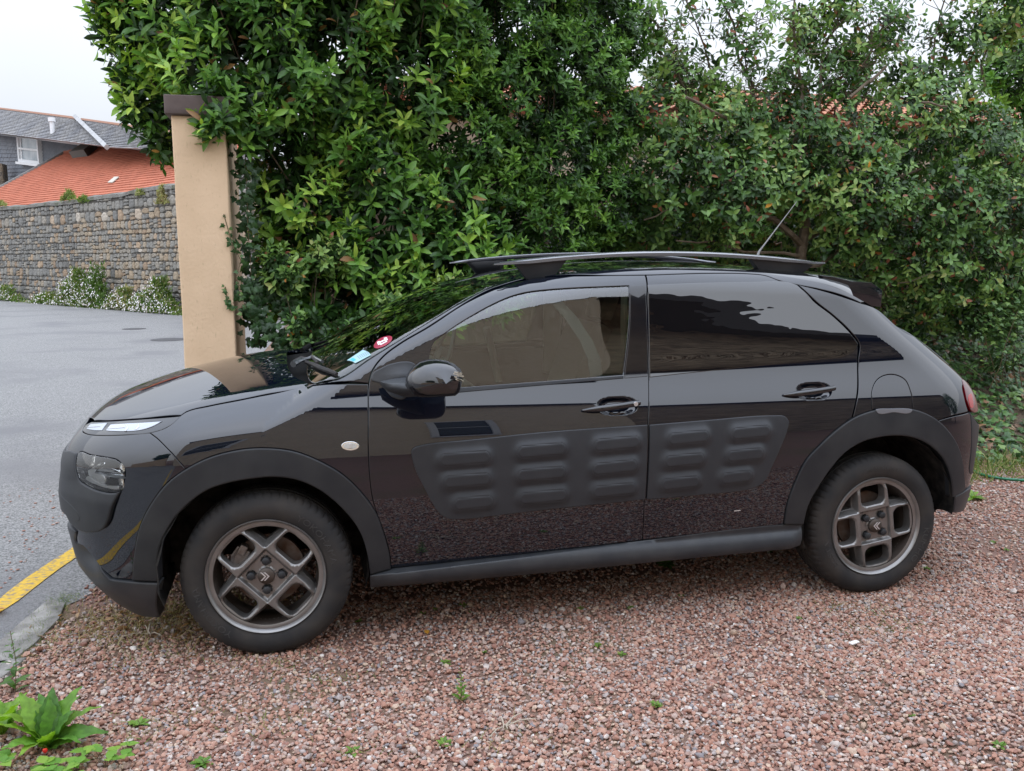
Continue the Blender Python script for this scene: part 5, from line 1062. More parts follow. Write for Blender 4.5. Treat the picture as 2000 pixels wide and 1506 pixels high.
def shoots_from_blobs(blobs, dens, up=.55, inner=1.0, ydir=-.35):
    """shoot tips spread over the lumpy outside of a crown, plus older growth inside it, tinted darker to deepen the shade"""
    C3 = np.array([np.append(at(u, v, y=y), r) for u, v, y, r in blobs]); T = []; A = []; D = []
    for i, (cx, cy, cz, r) in enumerate(C3):
        n = int(dens*r*r*12.5); d = nrm(RNG.normal(size=(n*3, 3))); d = d[(d[:, 1] < .35)][:n]
        rad = r*(1+.16*np.sin(d[:, 0]*7+i)*np.sin(d[:, 2]*6+i*2)+RNG.normal(0, .07, len(d))); P = C3[i, :3]+d*rad[:, None]
        dd = np.linalg.norm(P[:, None]-C3[None, :, :3], axis=2)/C3[None, :, 3]; dd[:, i] = 9; k = dd.min(1) > .80
        T.append(P[k]); A.append(nrm(d[k]*.55+np.array([0, ydir, up])+RNG.normal(0, .28, (k.sum(), 3)))); D.append(np.zeros(k.sum()))
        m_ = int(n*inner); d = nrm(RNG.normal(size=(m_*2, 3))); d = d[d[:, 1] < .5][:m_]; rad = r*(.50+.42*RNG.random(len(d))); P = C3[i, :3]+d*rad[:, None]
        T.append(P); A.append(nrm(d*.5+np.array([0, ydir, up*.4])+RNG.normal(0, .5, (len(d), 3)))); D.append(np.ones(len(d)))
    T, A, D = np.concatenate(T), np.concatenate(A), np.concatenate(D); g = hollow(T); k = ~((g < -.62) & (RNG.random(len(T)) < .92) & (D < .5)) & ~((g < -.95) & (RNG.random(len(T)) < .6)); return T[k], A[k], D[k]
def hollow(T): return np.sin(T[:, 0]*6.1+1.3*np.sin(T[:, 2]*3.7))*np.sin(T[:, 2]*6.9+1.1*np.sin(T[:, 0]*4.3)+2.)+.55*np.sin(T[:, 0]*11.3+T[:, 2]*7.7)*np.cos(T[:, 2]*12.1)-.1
def leaves_on_shoots(T, A, D, L0, L1, k0, k1, stem, tip_ang=(28, 80), young=.25):
    n = len(T); out = []
    ref = np.where(np.abs(A[:, 2:3]) < .9, np.array([[0, 0, 1.]]), np.array([[1., 0, 0]])); E1 = nrm(np.cross(A, ref)); E2 = np.cross(A, E1)
    st = np.clip(RNG.normal(.57, .16, n), .05, .9); yg = (RNG.random(n) < young)&(D < .5); st[yg] = np.clip(RNG.normal(.80, .07, yg.sum()), .6, .93); st[D > .5] = RNG.uniform(.02, .42, (D > .5).sum())  # inner shoots get dark tints: old leaves, plus shade put into the colour
    ks = RNG.integers(k0, k1+1, n); ph0 = RNG.uniform(0, 6.28, n); size = RNG.uniform(L0, L1, n)*np.where(RNG.random(n) < .15, .72, 1.); st = np.where(D < .5, np.clip(st+.15*np.sin(T[:, 0]*3.1+1)*np.sin(T[:, 2]*3.9+.5)+.10*hollow(T), .05, .93), st)  # outer tints also darken toward the hollows, deepening their shade
    for j in range(k1):
        m_ = ks > j; q = j/np.maximum(ks-1, 1)
        th = np.radians(tip_ang[0]+(tip_ang[1]-tip_ang[0])*q**.8+RNG.normal(0, 9, n)); ph = ph0+2.4*j+RNG.normal(0, .2, n)
        rad = np.cos(ph)[:, None]*E1+np.sin(ph)[:, None]*E2; Y = nrm(np.cos(th)[:, None]*A+np.sin(th)[:, None]*rad-np.array([0, 0, .12])*q[:, None]); Z = nrm(A-(A*Y).sum(1)[:, None]*Y+RNG.normal(0, .18, (n, 3))); Z = nrm(Z-(Z*Y).sum(1)[:, None]*Y); X = np.cross(Y, Z)
        base = T-A*(stem*q)[:, None]; s = size*(.72+.28*np.sin(np.clip(q+.25, 0, 1)*math.pi/1.2))*RNG.uniform(.85, 1.12, n)
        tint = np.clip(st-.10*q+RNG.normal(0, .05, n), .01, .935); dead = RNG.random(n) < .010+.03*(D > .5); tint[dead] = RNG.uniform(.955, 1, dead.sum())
        out.append((base[m_], X[m_], Y[m_], Z[m_], s[m_], tint[m_]))
    return [np.concatenate([o[i] for o in out]) for i in range(6)]
def in_frame(P):
    d = P-CAM; z = d@FW; u = 1000+FPX*(d@RT)/z; v = 753-FPX*(d@UP)/z; return (u > 0) & (u < 2000) & (v > 0) & (v < 1506), z, u, v
def plant_leaves(root, lv, meshes, coll, name, n_parts=300):
    P, X, Y, Z, s, t = lv; k, z, u, v = in_frame(P); car_hide = (v > 700) & (u > 500) & (u < 1880); score = np.where(k & ~car_hide, s/z*np.abs(Z@FW)*(1+.25*(P[:, 1] < np.median(P[:, 1]))), 0); 
    front = -P[:, 1]; score = score*np.exp(front*2.2); idx = np.argsort(-score)[:n_parts]; sel = np.zeros(len(P), bool); sel[idx] = True
    o3 = np.array(root.location)
    for i in idx:
        o = bpy.data.objects.new('leaf', meshes[i % len(meshes)]); M_ = Matrix(((X[i][0]*s[i], Y[i][0]*s[i], Z[i][0]*s[i], P[i][0]-o3[0]), (X[i][1]*s[i], Y[i][1]*s[i], Z[i][1]*s[i], P[i][1]-o3[1]), (X[i][2]*s[i], Y[i][2]*s[i], Z[i][2]*s[i], P[i][2]-o3[2]), (0, 0, 0, 1)))
        o['tint'] = float(t[i]); COL.objects.link(o); o.parent = root; o.matrix_local = M_
    r = ~sel; return scatter(name, P[r]-o3, eul_from(X[r], Y[r], Z[r]), s[r], RNG.integers(0, len(meshes), r.sum()), t[r], coll, root)
def branch_part(root, paths, name='branch', mat__=None):
    o3 = np.array(root.location); m = MB()
    for P, r0, r1 in paths: m.tube(np.array(P)-o3, np.linspace(r0, r1, len(P)), 6)
    return m.build(name, mat__ or BARK, root, smooth=True)
def wiggle(a, b, n=7, amp=.06):
    a = np.array(a, float); b = np.array(b, float); P = [a+(b-a)*k/(n-1) for k in range(n)]
    return [p+(RNG.normal(0, amp, 3) if 0 < i < n-1 else 0) for i, p in enumerate(P)]
def stems_for(root, T, A, count, base, r=.006, name='branch'):
    idx = RNG.choice(len(T), min(count, len(T)), replace=False); paths = []
    for i in idx:
        b = base[RNG.integers(0, len(base))]; mid = (np.array(b)*.35+T[i]*.65)+np.array([0, .1, -.1]); paths.append(([mid, (mid+T[i])/2+RNG.normal(0, .03, 3), T[i]-A[i]*.05, T[i]], r, r*.4))
    for b in base: paths.append((wiggle((b[0], b[1], 0), b, 6, .03), .045, .03))
    branch_part(root, paths, name)
# bay laurel tree whose crown hangs over the pier
lt = empty('laurel_tree', (.35, 3.2, 0)); tag(lt, 'bay laurel tree whose leafy crown overhangs the cream gate pier at the upper left', 'tree', 'evergreens of the hedge behind the car')
B = [(215, 70, 3.1, .09), (205, 15, 3.1, .10), (248, 150, 3.15, .10), (262, 232, 3.2, .08), (310, 280, 3.3, .09), (330, 60, 3.15, .34), (300, 185, 3.2, .20), (345, 255, 3.45, .17), (275, 20, 3.2, .19), (430, 120, 3.0, .40), (530, 40, 3.0, .46), (420, -60, 3.1, .55), (300, -80, 3.2, .40), (650, 90, 3.0, .48), (560, 190, 2.85, .28), (450, 195, 2.72, .20), (420, 232, 2.55, .10), (690, 230, 3.05, .34), (780, 150, 3.1, .45), (740, -40, 3.1, .6), (590, -90, 3.1, .6), (300, 120, 3.25, .25), (490, 250, 2.7, .13), (600, 270, 3.0, .2)]
T, A, D = shoots_from_blobs(B, 70)
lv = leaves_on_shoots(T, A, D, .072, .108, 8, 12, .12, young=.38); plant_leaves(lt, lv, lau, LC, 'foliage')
stems_for(lt, T, A, 90, [(.35, 3.4, 1.6), (.9, 3.5, 1.8)])
# bay laurel bush behind the bonnet
lb = empty('laurel_bush', (.5, 3.0, 0)); tag(lb, 'bright green laurel bush filling the space right of the gate pier behind the bonnet', 'bush', 'evergreens of the hedge behind the car')
B = [(600, 400, 3.1, .36), (720, 330, 3.0, .32), (560, 480, 3.1, .25), (760, 430, 3.05, .36), (860, 400, 3.05, .30), (700, 520, 3.05, .33), (880, 490, 3.0, .33), (820, 570, 3.0, .33), (640, 600, 3.0, .25), (560, 320, 3.1, .22), (740, 640, 3.0, .3), (940, 470, 3.1, .25), (960, 560, 3.05, .25), (560, 560, 3.0, .2)]
T, A, D = shoots_from_blobs(B, 70)
lv = leaves_on_shoots(T, A, D, .075, .115, 8, 12, .13, young=.42); plant_leaves(lb, lv, lau, LC, 'foliage')
stems_for(lb, T, A, 60, [(.6, 3.3, 1.0), (1.0, 3.3, 1.0)])
# darker evergreen in the middle
eb = empty('evergreen_bush', (1.6, 3.4, 0)); tag(eb, 'dark dense evergreen with small leaves rising in the middle of the hedge above the windscreen', 'bush', 'evergreens of the hedge behind the car')
B = [(870, 90, 3.3, .5), (1000, 30, 3.4, .55), (1010, 190, 3.3, .42), (900, 260, 3.25, .4), (1110, 120, 3.4, .42), (1080, 300, 3.35, .38), (960, 360, 3.35, .35), (1190, 60, 3.6, .32), (1060, 430, 3.4, .35), (1180, 400, 3.6, .33), (900, -60, 3.3, .6), (1100, -60, 3.4, .5), (1170, 230, 3.6, .35), (1000, 500, 3.4, .3), (1150, 500, 3.7, .28)]
T, A, D = shoots_from_blobs(B, 150)
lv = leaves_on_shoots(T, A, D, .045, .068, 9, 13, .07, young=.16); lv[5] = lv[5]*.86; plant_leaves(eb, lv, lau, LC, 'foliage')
stems_for(eb, T, A, 60, [(1.5, 3.7, 1.4), (2.1, 3.8, 1.4)])
# camellia on the right
cb_ = empty('camellia', (3.6, 3.4, 0)); tag(cb_, 'wide camellia with oval leaves and open top twigs forming the right half of the hedge', 'shrub', 'evergreens of the hedge behind the car')
B = [(1290, 230, 3.5, .30), (1330, 350, 3.3, .33), (1400, 270, 3.5, .35), (1440, 380, 3.25, .35), (1530, 270, 3.5, .36), (1560, 360, 3.4, .3), (1650, 300, 3.4, .38), (1700, 400, 3.2, .36), (1780, 250, 3.5, .40), (1830, 400, 3.2, .38), (1920, 300, 3.4, .42), (1950, 430, 3.1, .38), (2040, 380, 3.2, .4), (1880, 520, 3.1, .34), (1760, 480, 3.25, .30), (1980, 540, 3.1, .3), (1650, 460, 3.4, .25), (1260, 420, 3.6, .28), (1850, 190, 3.6, .28), (1800, 560, 3.4, .26), (1960, 620, 3.3, .22), (1380, 440, 3.5, .22), (1880, 620, 3.4, .2), (1780, 640, 3.6, .2)]
B += [(u, v, 4.15, .28) for u in range(1220, 2060, 70) for v in (455, 540, 620)]+[(u, v, 4.0, .27) for u in range(1260, 2060, 80) for v in (300, 375)]+[(1640, 130, 3.7, .22), (1720, 70, 3.7, .25), (1890, 70, 3.7, .28), (1770, 160, 3.7, .22), (1530, 180, 3.7, .22), (1380, 190, 3.7, .2), (1960, 20, 3.7, .28), (1570, 60, 3.7, .18), (1300, 150, 3.8, .18), (2010, 110, 3.8, .2), (1640, 10, 3.7, .2)]
T, A, D = shoots_from_blobs(B, 100, up=.25, inner=.6, ydir=-.45)
tw = []
base = at(1565, 500, y=3.6); brs = []
tr_top = at(1560, 330, y=3.6)
for (u0, v0, u1, v1, r) in ((1560, 330, 1555, -30, .022), (1500, 330, 1400, -60, .016), (1570, 300, 1660, -60, .018), (1480, 350, 1330, -20, .013), (1640, 330, 1760, -60, .014), (1800, 260, 1850, -60, .013), (1400, 300, 1255, 20, .012), (1700, 300, 1560, 60, .01), (1900, 200, 1960, -60, .013), (1450, 300, 1480, 20, .01), (1620, 250, 1720, 60, .009), (1350, 300, 1300, 60, .009)):
    yy = random.uniform(3.4, 3.8); P = wiggle(at(u0, v0, y=yy), at(u1, v1, y=yy+random.uniform(-.1, .2)), 8, .035); brs.append((P, r, r*.3)); P = np.array(P)
    for k in range(64):
        i = random.randrange(2, 7); f = random.random(); q = P[i]*(1-f)+P[min(7, i+1)]*f; d = nrm(RNG.normal(size=3)*np.array([1, .7, .6])+np.array([0, -.2, .35])); L_ = random.uniform(.05, .34); e = q+d*L_; tw.append((e, nrm(d+np.array([0, -.1, .2])))); brs.append(([q, (q+e)/2+RNG.normal(0, .01, 3), e], .0035, .0015))
T = np.concatenate([T, [t for t, a in tw]]); A = np.concatenate([A, [a for t, a in tw]]); D = np.concatenate([D, np.zeros(len(tw))])
lv = leaves_on_shoots(T, A, D, .048, .072, 5, 8, .10, tip_ang=(45, 88), young=.28)
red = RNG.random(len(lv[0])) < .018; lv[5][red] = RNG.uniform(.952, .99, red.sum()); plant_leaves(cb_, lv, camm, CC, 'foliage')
tk = [(wiggle(at(1570, 700, y=3.6), at(1565, 330, y=3.55), 8, .02), .06, .035), (wiggle(at(1568, 480, y=3.55), at(1390, 340, y=3.4), 7, .03), .03, .012), (wiggle(at(1568, 470, y=3.55), at(1800, 330, y=3.4), 7, .04), .03, .01), (wiggle(at(1560, 500, y=3.5), at(1320, 470, y=3.3), 7, .03), .016, .006), (wiggle(at(1570, 520, y=3.5), at(1750, 440, y=3.3), 7, .03), .02, .008), (wiggle(at(1340, 190, y=3.1), at(1470, 260, y=3.3), 6, .02), .012, .012), (wiggle(at(1660, 190, y=3.2), at(1730, 130, y=3.3), 6, .02), .012, .012), (wiggle(at(1800, 200, y=3.1), at(1850, 208, y=3.1), 4, .005), .01, .008)]
branch_part(cb_, tk, 'trunk'); 
ii = RNG.choice(len(T)-len(tw), 120, replace=False)
for i in ii: e = T[i]; brs.append((wiggle(e+np.array([RNG.normal(0, .25), .25, -.12]), e, 5, .02), .006, .002))
branch_part(cb_, brs, 'branch')
# yellow green tree behind at far right
yt = empty('lime_green_tree', (7.0, 5.2, 0)); tag(yt, 'lighter yellow green tree top showing at the right edge behind the camellia', 'tree')
T, A, D = shoots_from_blobs([(1975, 150, 5.0, .35), (2040, 220, 5.0, .5), (1990, 60, 5.2, .3)], 90); lv = leaves_on_shoots(T, A, D, .07, .10, 7, 10, .1, young=1.); plant_leaves(yt, lv, lau, LC, 'foliage', 60); branch_part(yt, [(wiggle((7.0, 5.3, 0), (7.0, 5.2, 3.2), 6, .03), .06, .03)], 'trunk')
# trees on the far side of the drive: seen mirrored in the bonnet and rear wing
for (x, y, h, r, lab) in ((-7.5, -10.5, 5.0, 1.6, 'round evergreen tree across the drive, mirrored dark in the front corner of the car'), (14.5, -7.5, 5.5, 2.6, 'broad evergreen tree across the drive, mirrored in the rear wing of the car')):
    t_ = empty('evergreen_tree', (x, y, 0)); tag(t_, lab, 'tree'); n = 5200; d = nrm(RNG.normal(size=(n, 3))); P = d*(r*(.55+.45*RNG.random(n)**.5)*(1+.2*np.sin(d[:, 0]*6)*np.cos(d[:, 2]*5)))[:, None]*np.array([1, 1, 1.05])+np.array([0, 0, h-r*.7]); Zs = nrm(RNG.normal(size=(n, 3))+d); Ys = nrm(np.cross(Zs, RNG.normal(size=(n, 3)))); Xs = np.cross(Ys, Zs)
    scatter('foliage', P, eul_from(Xs, Ys, Zs), RNG.uniform(.18, .32, n), RNG.integers(0, 8, n), RNG.uniform(.2, .6, n), LC, t_); m = MB(); m.tube([(0, 0, 0), (.1, 0, h*.4), (0, 0, h*.8)], [.2, .15, .06], 8); m.build('trunk', BARK, t_, smooth=True)
# ivy on the pier and along its corner
iv = empty('ivy', (-.2, 2.58, 0)); tag(iv, 'loose strand of ivy climbing across the front face of the cream gate pier', 'climbing plant')
def ivy_on(paths, n, spread, s0, s1, root, nvec=(0.15, -1, .1), name='foliage', t=(.35, .85)):
    Ps = []; St = []; 
    for P in paths: P = np.array(P); St.append((P, .0035, .002)); w_ = RNG.random(n)*(len(P)-1); i = w_.astype(int); f = (w_-i)[:, None]; Ps.append(P[i]*(1-f)+P[i+1]*f+RNG.normal(0, 1, (n, 3))*np.array(spread))
    Ps = np.concatenate(Ps); k = len(Ps); Z = nrm(np.array(nvec)+RNG.normal(0, .35, (k, 3))); Y = nrm(RNG.normal(0, .7, (k, 3))+np.array([0, 0, -.4])); Y = nrm(Y-(Y*Z).sum(1)[:, None]*Z); X = np.cross(Y, Z)
    plant_leaves(root, (Ps, X, Y, Z, RNG.uniform(s0, s1, k), RNG.uniform(*t, k)), ivm, IC, name, 120); branch_part(root, St, 'stem', TWIG)
yf = 2.585
ivy_on([[at(u, v, y=yf) for u, v in ((437, 418), (446, 450), (455, 480), (470, 508), (462, 540), (470, 575), (480, 600))], [at(u, v, y=yf) for u, v in ((440, 560), (445, 590), (455, 605), (475, 600))]], 26, (.008, .006, .012), .022, .04, iv)
iv2 = empty('ivy', (-.1, 2.6, 0)); tag(iv2, 'thick dark ivy bundled in the corner where the gate pier meets the laurel bush', 'climbing plant')
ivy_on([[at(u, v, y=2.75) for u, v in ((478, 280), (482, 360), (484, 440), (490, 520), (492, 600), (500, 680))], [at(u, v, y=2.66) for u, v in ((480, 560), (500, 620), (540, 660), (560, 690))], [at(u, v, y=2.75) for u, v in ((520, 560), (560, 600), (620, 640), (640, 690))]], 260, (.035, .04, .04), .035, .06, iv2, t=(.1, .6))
jb = empty('young_shoots', (.1, 2.55, 0)); tag(jb, 'low yellow green leafy shoots at the foot of the laurel just behind the bonnet', 'shrub')
T, A, D = shoots_from_blobs([(540, 510, 2.75, .10), (640, 500, 2.75, .13), (600, 640, 2.6, .12), (680, 640, 2.6, .12), (760, 600, 2.65, .10), (560, 540, 2.7, .12), (900, 560, 2.7, .10), (850, 580, 2.65, .08)], 190); lv = leaves_on_shoots(T, A, D, .04, .06, 6, 9, .08, young=.75); plant_leaves(jb, lv, camm, CC, 'foliage', 120); stems_for(jb, T, A, 20, [(.2, 2.7, .8)], .004)
# bank with ivy at the right behind the car
BANK = mat('leaf_littered_earth', (.10, .075, .05), rough=.95, noise=(25, 1, (.17, .12, .08), 8), bump=(60, 1., .02))
def bank_h(x, y): return max(0, (y-2.15))*.42*min(1, max(0, (x-1.0)/1.5))+.03*math.sin(x*5)*math.sin(y*4)*(y > 2.15)
V = []; nx_, ny_ = 60, 16
for i in range(nx_):
    for j in range(ny_): x = -.1+i*.14; y = 2.0+j*.16; V.append((x, y, bank_h(x, y)+.002 if j else -.03))
tag(mesh_obj('earth_bank', V, [(i*ny_+j, (i+1)*ny_+j, (i+1)*ny_+j+1, i*ny_+j+1) for i in range(nx_-1) for j in range(ny_-1)], BANK, smooth=True), kind='structure')
gi = empty('ground_ivy', (4.5, 2.4, 0)); tag(gi, 'ivy and low leaves covering the earth bank behind the rear of the car', 'ground cover')
n = 8000; x = RNG.uniform(3.0, 7.0, n); y = 1.95+RNG.random(n)**.9*2.2; z = np.array([bank_h(a, b) for a, b in zip(x, y)])+RNG.random(n)**2*.10+.012; Z = nrm(np.array([0, -.5, 1.])+RNG.normal(0, .35, (n, 3))); Y = nrm(RNG.normal(size=(n, 3))); Y = nrm(Y-(Y*Z).sum(1)[:, None]*Z)
t = RNG.uniform(.4, .93, n); dd = RNG.random(n) < .08; t[dd] = RNG.uniform(.955, 1, dd.sum()); plant_leaves(gi, (np.stack([x, y, z], 1), np.cross(Y, Z), Y, Z, RNG.uniform(.04, .075, n), t), ivm, IC, 'foliage', 250)
GRS = ramp_mat('grass_blade', [(0, (.05, .10, .02)), (.5, (.11, .19, .04)), (.75, (.24, .26, .09)), (1, (.42, .33, .19))], rough=.7, spec=.2, trans=.2)
def blade(i):
    r = random.Random(i); V = []; b = r.uniform(.1, .6)
    for k in range(4): t_ = k/3; w_ = .035*(1-t_*.9); V += [(-w_, b*t_*t_, t_*(1-.25*b*t_)), (w_, b*t_*t_, t_*(1-.25*b*t_))]
    me = bpy.data.meshes.new('grass_blade'); me.from_pydata(V, [], [(0, 1, 3, 2), (2, 3, 5, 4), (4, 5, 7, 6)]); me.materials.append(GRS); me.update(); return me
gb = [blade(i) for i in range(5)]; GC = proto_coll('grass_proto', gb)
def grass(name, P, s0, s1, t0, t1, lean=.35, parent=None, label=None):
    n = len(P); o = scatter(name, P, np.stack([RNG.normal(0, lean, n), RNG.normal(0, lean, n), RNG.uniform(0, 6.28, n)], 1), RNG.uniform(s0, s1, n), RNG.integers(0, 5, n), RNG.uniform(t0, t1, n), GC, parent)
    if label: tag(o, label, 'grass')
    return o
x = RNG.uniform(3.3, 6.2, 3400); y = 1.55+RNG.random(3400)*.75; keep = RNG.random(3400) < np.clip((y-1.45)*2.2, 0, 1); x, y = x[keep], y[keep]
grass('grass', np.stack([x, y, np.zeros(len(x))], 1), .05, .15, .3, .95, .5, label='thin grass where the gravel meets the ivy bank behind the car')
# dry debris under the front bumper
c0_ = at(300, 1225, z=0); n = 2200; P = np.stack([c0_[0]+RNG.normal(.05, .24, n), c0_[1]+RNG.normal(.06, .16, n), np.full(n, .006)], 1); P = P[P[:, 0] > edge_x(P[:, 1])+.30]; n = len(P)
o = scatter('dry_grass', P, np.stack([RNG.normal(1.2, .35, n), RNG.normal(0, .5, n), RNG.uniform(0, 6.28, n)], 1), RNG.uniform(.02, .055, n), RNG.integers(0, 5, n), RNG.uniform(.82, 1, n), GC); tag(o, 'matted dry grass and dead bits in front of the front wheel', 'dry grass')
n = 170; P = np.stack([c0_[0]+RNG.normal(.02, .22, n), c0_[1]+RNG.normal(.05, .14, n), np.full(n, .016)], 1); o = scatter('dead_leaf_litter', P, np.stack([RNG.normal(0, .4, n), RNG.normal(0, .4, n), RNG.uniform(0, 6.28, n)], 1), RNG.uniform(.02, .045, n), RNG.integers(0, 8, n), RNG.uniform(.97, 1, n), LC); tag(o, 'brown dead leaves mixed in the dry grass before the front wheel', 'dead leaves')
n = 1500; a = RNG.random(n); p0_ = at(130, 1165, z=0); p1_ = at(20, 1300, z=0); P = p0_+(p1_-p0_)*a[:, None]+RNG.normal(0, .035, (n, 3))*np.array([1, 1, 0]); P[:, 2] = .008
grass('moss', P, .008, .03, .2, .85, .7, label='strip of moss and short grass along the kerb stones')
sp_ = [at(u, v, z=0) for u, v in ((1700, 1200), (1640, 1190), (1740, 1230), (430, 1300), (300, 1290), (560, 1300), (250, 1440), (700, 1470), (500, 1420), (1000, 1440), (380, 1400), (640, 1330))]
P = np.concatenate([np.array(c)+RNG.normal(0, 1, (110, 3))*np.array([.09, .05, 0]) for c in sp_]); grass('sparse_dry_grass', P, .015, .05, .5, 1., .8, label='sparse dry grass blades lying between the red gravel stones')
TWM = mat('bleached_twig', (.42, .36, .28), rough=.9)
for k, (u, v, lab) in enumerate(((290, 1238, 'bleached forked twig lying on the gravel below the front bumper'), (985, 1420, 'curled dry tendril lying on the open gravel in the foreground'))):
    c = at(u, v, z=.012); m = MB(); r = random.Random(k)
    for j in range(6):
        a = r.uniform(0, 6.28); L_ = r.uniform(.05, .12); e = c+np.array([math.cos(a)*L_, math.sin(a)*L_*.6, r.uniform(0, .02)]); m.tube([c, (c+e)/2+np.array([0, 0, .01]), e], [.003, .0025, .0012], 5)
    tag(m.build('twig', TWM, smooth=True), lab, 'twig')
# small weeds
def weed(u, v, s, label, group=None, kind='leafy', t=(.5, .85)):
    c = at(u, v, z=.005); root = empty('weed', tuple(c)); tag(root, label, 'weed', group); n = {'leafy': 14, 'tall': 26, 'grassy': 16}[kind]
    m = MB(); hh = s*(2.2 if kind == 'tall' else .45); m.tube([(0, 0, 0), (.1*s, 0, hh*.5), (0, 0, hh)], .0012, 4); m.build('stem', TWIG, root)
    for j in range(n):
        f = j/n; a = 2.4*j; z = hh*f if kind == 'tall' else hh*.3*random.random(); el = random.uniform(.1, .8); L_ = s*(.8 if kind != 'tall' else .55*(1.2-f))*random.uniform(.7, 1.1)
        Y = np.array([math.cos(a)*math.cos(el), math.sin(a)*math.cos(el), math.sin(el)]); Z = nrm(np.array([0, 0, 1.])-Y*Y[2]); X = np.cross(Y, Z); mesh_ = random.choice(camm if kind != 'grassy' else gb)
        o = bpy.data.objects.new('leaf', random.choice(WD) if kind != 'grassy' else random.choice(WG)); o['tint'] = random.uniform(*t); COL.objects.link(o); o.parent = root
        o.matrix_local = Matrix(((X[0]*L_, Y[0]*L_, Z[0]*L_, 0), (X[1]*L_, Y[1]*L_, Z[1]*L_, 0), (X[2]*L_, Y[2]*L_, Z[2]*L_, z), (0, 0, 0, 1)))
WM = ramp_mat('weed_leaf', [(0, (.04, .09, .02)), (.5, (.09, .19, .03)), (1, (.22, .34, .06))], rough=.55, spec=.3, trans=.25)
WD = [leaf_mesh('weed_leaf', 1, .42, WM, fold=.2, curl=.2, seed=i) for i in range(3)]; WG = [leaf_mesh('weed_blade', 1, .10, WM, fold=.2, curl=.3, seed=i) for i in range(2)]
for u, v, s_, lab in ((825, 1200, .024, 'tiny weed in the gravel just right of the front tyre, nearer the camera of three'), (850, 1192, .02, 'tiny weed close to the sill shadow, second of three right of the front tyre'), (905, 1184, .026, 'tiny bright weed at the edge of the sill shadow below the front door'), (916, 1198, .018, 'smallest weed just below the bright one under the front door'),
    (1134, 1190, .024, 'tiny weed below the middle of the front door near the sill shadow'), (1232, 1188, .024, 'tiny weed in the gravel directly below the seam between the two doors'), (870, 1296, .028, 'small round weed on open gravel left of centre, level with the front tyre bottom'), (1168, 1262, .026, 'left one of two small weeds on open gravel below the door seam'), (1214, 1281, .026, 'right one of two small weeds on open gravel below the door seam'),
    (1810, 1112, .026, 'small weed touching the ground right of the rear tyre'), (1940, 1060, .024, 'tiny weed in the gravel behind the rear tyre, left of a pair'), (1965, 1075, .022, 'tiny weed near the right edge behind the rear tyre'), (1330, 1165, .02, 'tiny weed in the sill shadow below the rear door front'), (1530, 1150, .022, 'tiny weed in the shadow just ahead of the rear tyre'), (945, 1275, .018, 'very small yellowish weed beside the small round one left of centre'), (700, 1215, .02, 'tiny weed tucked against the right foot of the front tyre'), (1780, 1400, .02, 'lone tiny weed in the lower right gravel'), (1560, 1210, .02, 'tiny weed left of the dry grass patch near the rear tyre')):
    weed(u, v, s_, lab, 'tiny weeds in the gravel')
weed(900, 1370, .055, 'upright bright green weed standing in the foreground gravel below the front door', kind='tall')
weed(868, 1455, .035, 'feathery weed near the bottom edge of the photo left of centre'); weed(1282, 1380, .032, 'thin weed pair in the foreground gravel below the door seam'); weed(1950, 1460, .032, 'small weed in the bottom right corner of the gravel')
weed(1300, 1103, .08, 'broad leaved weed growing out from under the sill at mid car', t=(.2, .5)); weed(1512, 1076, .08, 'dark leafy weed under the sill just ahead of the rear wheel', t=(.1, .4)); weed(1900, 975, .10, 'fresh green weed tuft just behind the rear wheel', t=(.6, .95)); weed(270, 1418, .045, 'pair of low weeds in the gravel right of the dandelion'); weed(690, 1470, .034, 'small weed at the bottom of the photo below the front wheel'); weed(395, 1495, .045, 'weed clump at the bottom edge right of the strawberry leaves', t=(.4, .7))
weed(30, 1350, .10, 'spiky dark weed standing at the left edge above the dandelion', kind='tall', t=(.15, .45))
# dandelion rosette in the lower left corner
DAN = ramp_mat('dandelion_leaf', [(0, (.06, .15, .03)), (.5, (.11, .25, .035)), (1, (.22, .36, .04))], rough=.5, spec=.35, trans=.35, scale_noise=8.)
def dan_mesh(i):
    r = random.Random(i); n = 14; V = []; 
    for k in range(n+1):
        t_ = k/n; w_ = (.07+.38*math.sin(min(1, t_*1.05)**.75*math.pi))*.5*(1 if k % 2 else .80+.1*r.random()); w_ = max(.01, w_)*(1 if t_ < .97 else .4); z = .55*t_-.75*t_*t_*(.5+.5*(i % 3)/2)
        for s_ in (-1, -.5, 0, .5, 1): V.append((w_*s_, t_, z+.10*abs(s_)*w_*2+.022*math.sin(k*1.9+s_*3+i)*abs(s_)))
    me = bpy.data.meshes.new('dandelion_leaf'); me.from_pydata(V, [], [(a*5+b, a*5+b+1, a*5+b+6, a*5+b+5) for a in range(n) for b in range(4)]); me.materials.append(DAN); me.polygons.foreach_set('use_smooth', [True]*len(me.polygons)); me.update(); return me
dm = [dan_mesh(i) for i in range(5)]
def put_leaf(root, me, pos, yaw, el, L_, tint, roll=0., name='leaf', W_=1.):
    Y = np.array([math.cos(yaw)*math.cos(el), math.sin(yaw)*math.cos(el), math.sin(el)]); Z = nrm(np.array([0, 0, 1.])-Y*Y[2]) if abs(Y[2]) < .98 else np.array([0, -1., 0]); X = np.cross(Y, Z); c, s = math.cos(roll), math.sin(roll); X, Z = X*c+Z*s, Z*c-X*s
    o = bpy.data.objects.new(name, me); o['tint'] = tint; COL.objects.link(o); o.parent = root
    o.matrix_local = Matrix(((X[0]*L_*W_, Y[0]*L_, Z[0]*L_, pos[0]), (X[1]*L_*W_, Y[1]*L_, Z[1]*L_, pos[1]), (X[2]*L_*W_, Y[2]*L_, Z[2]*L_, pos[2]), (0, 0, 0, 1))); return o
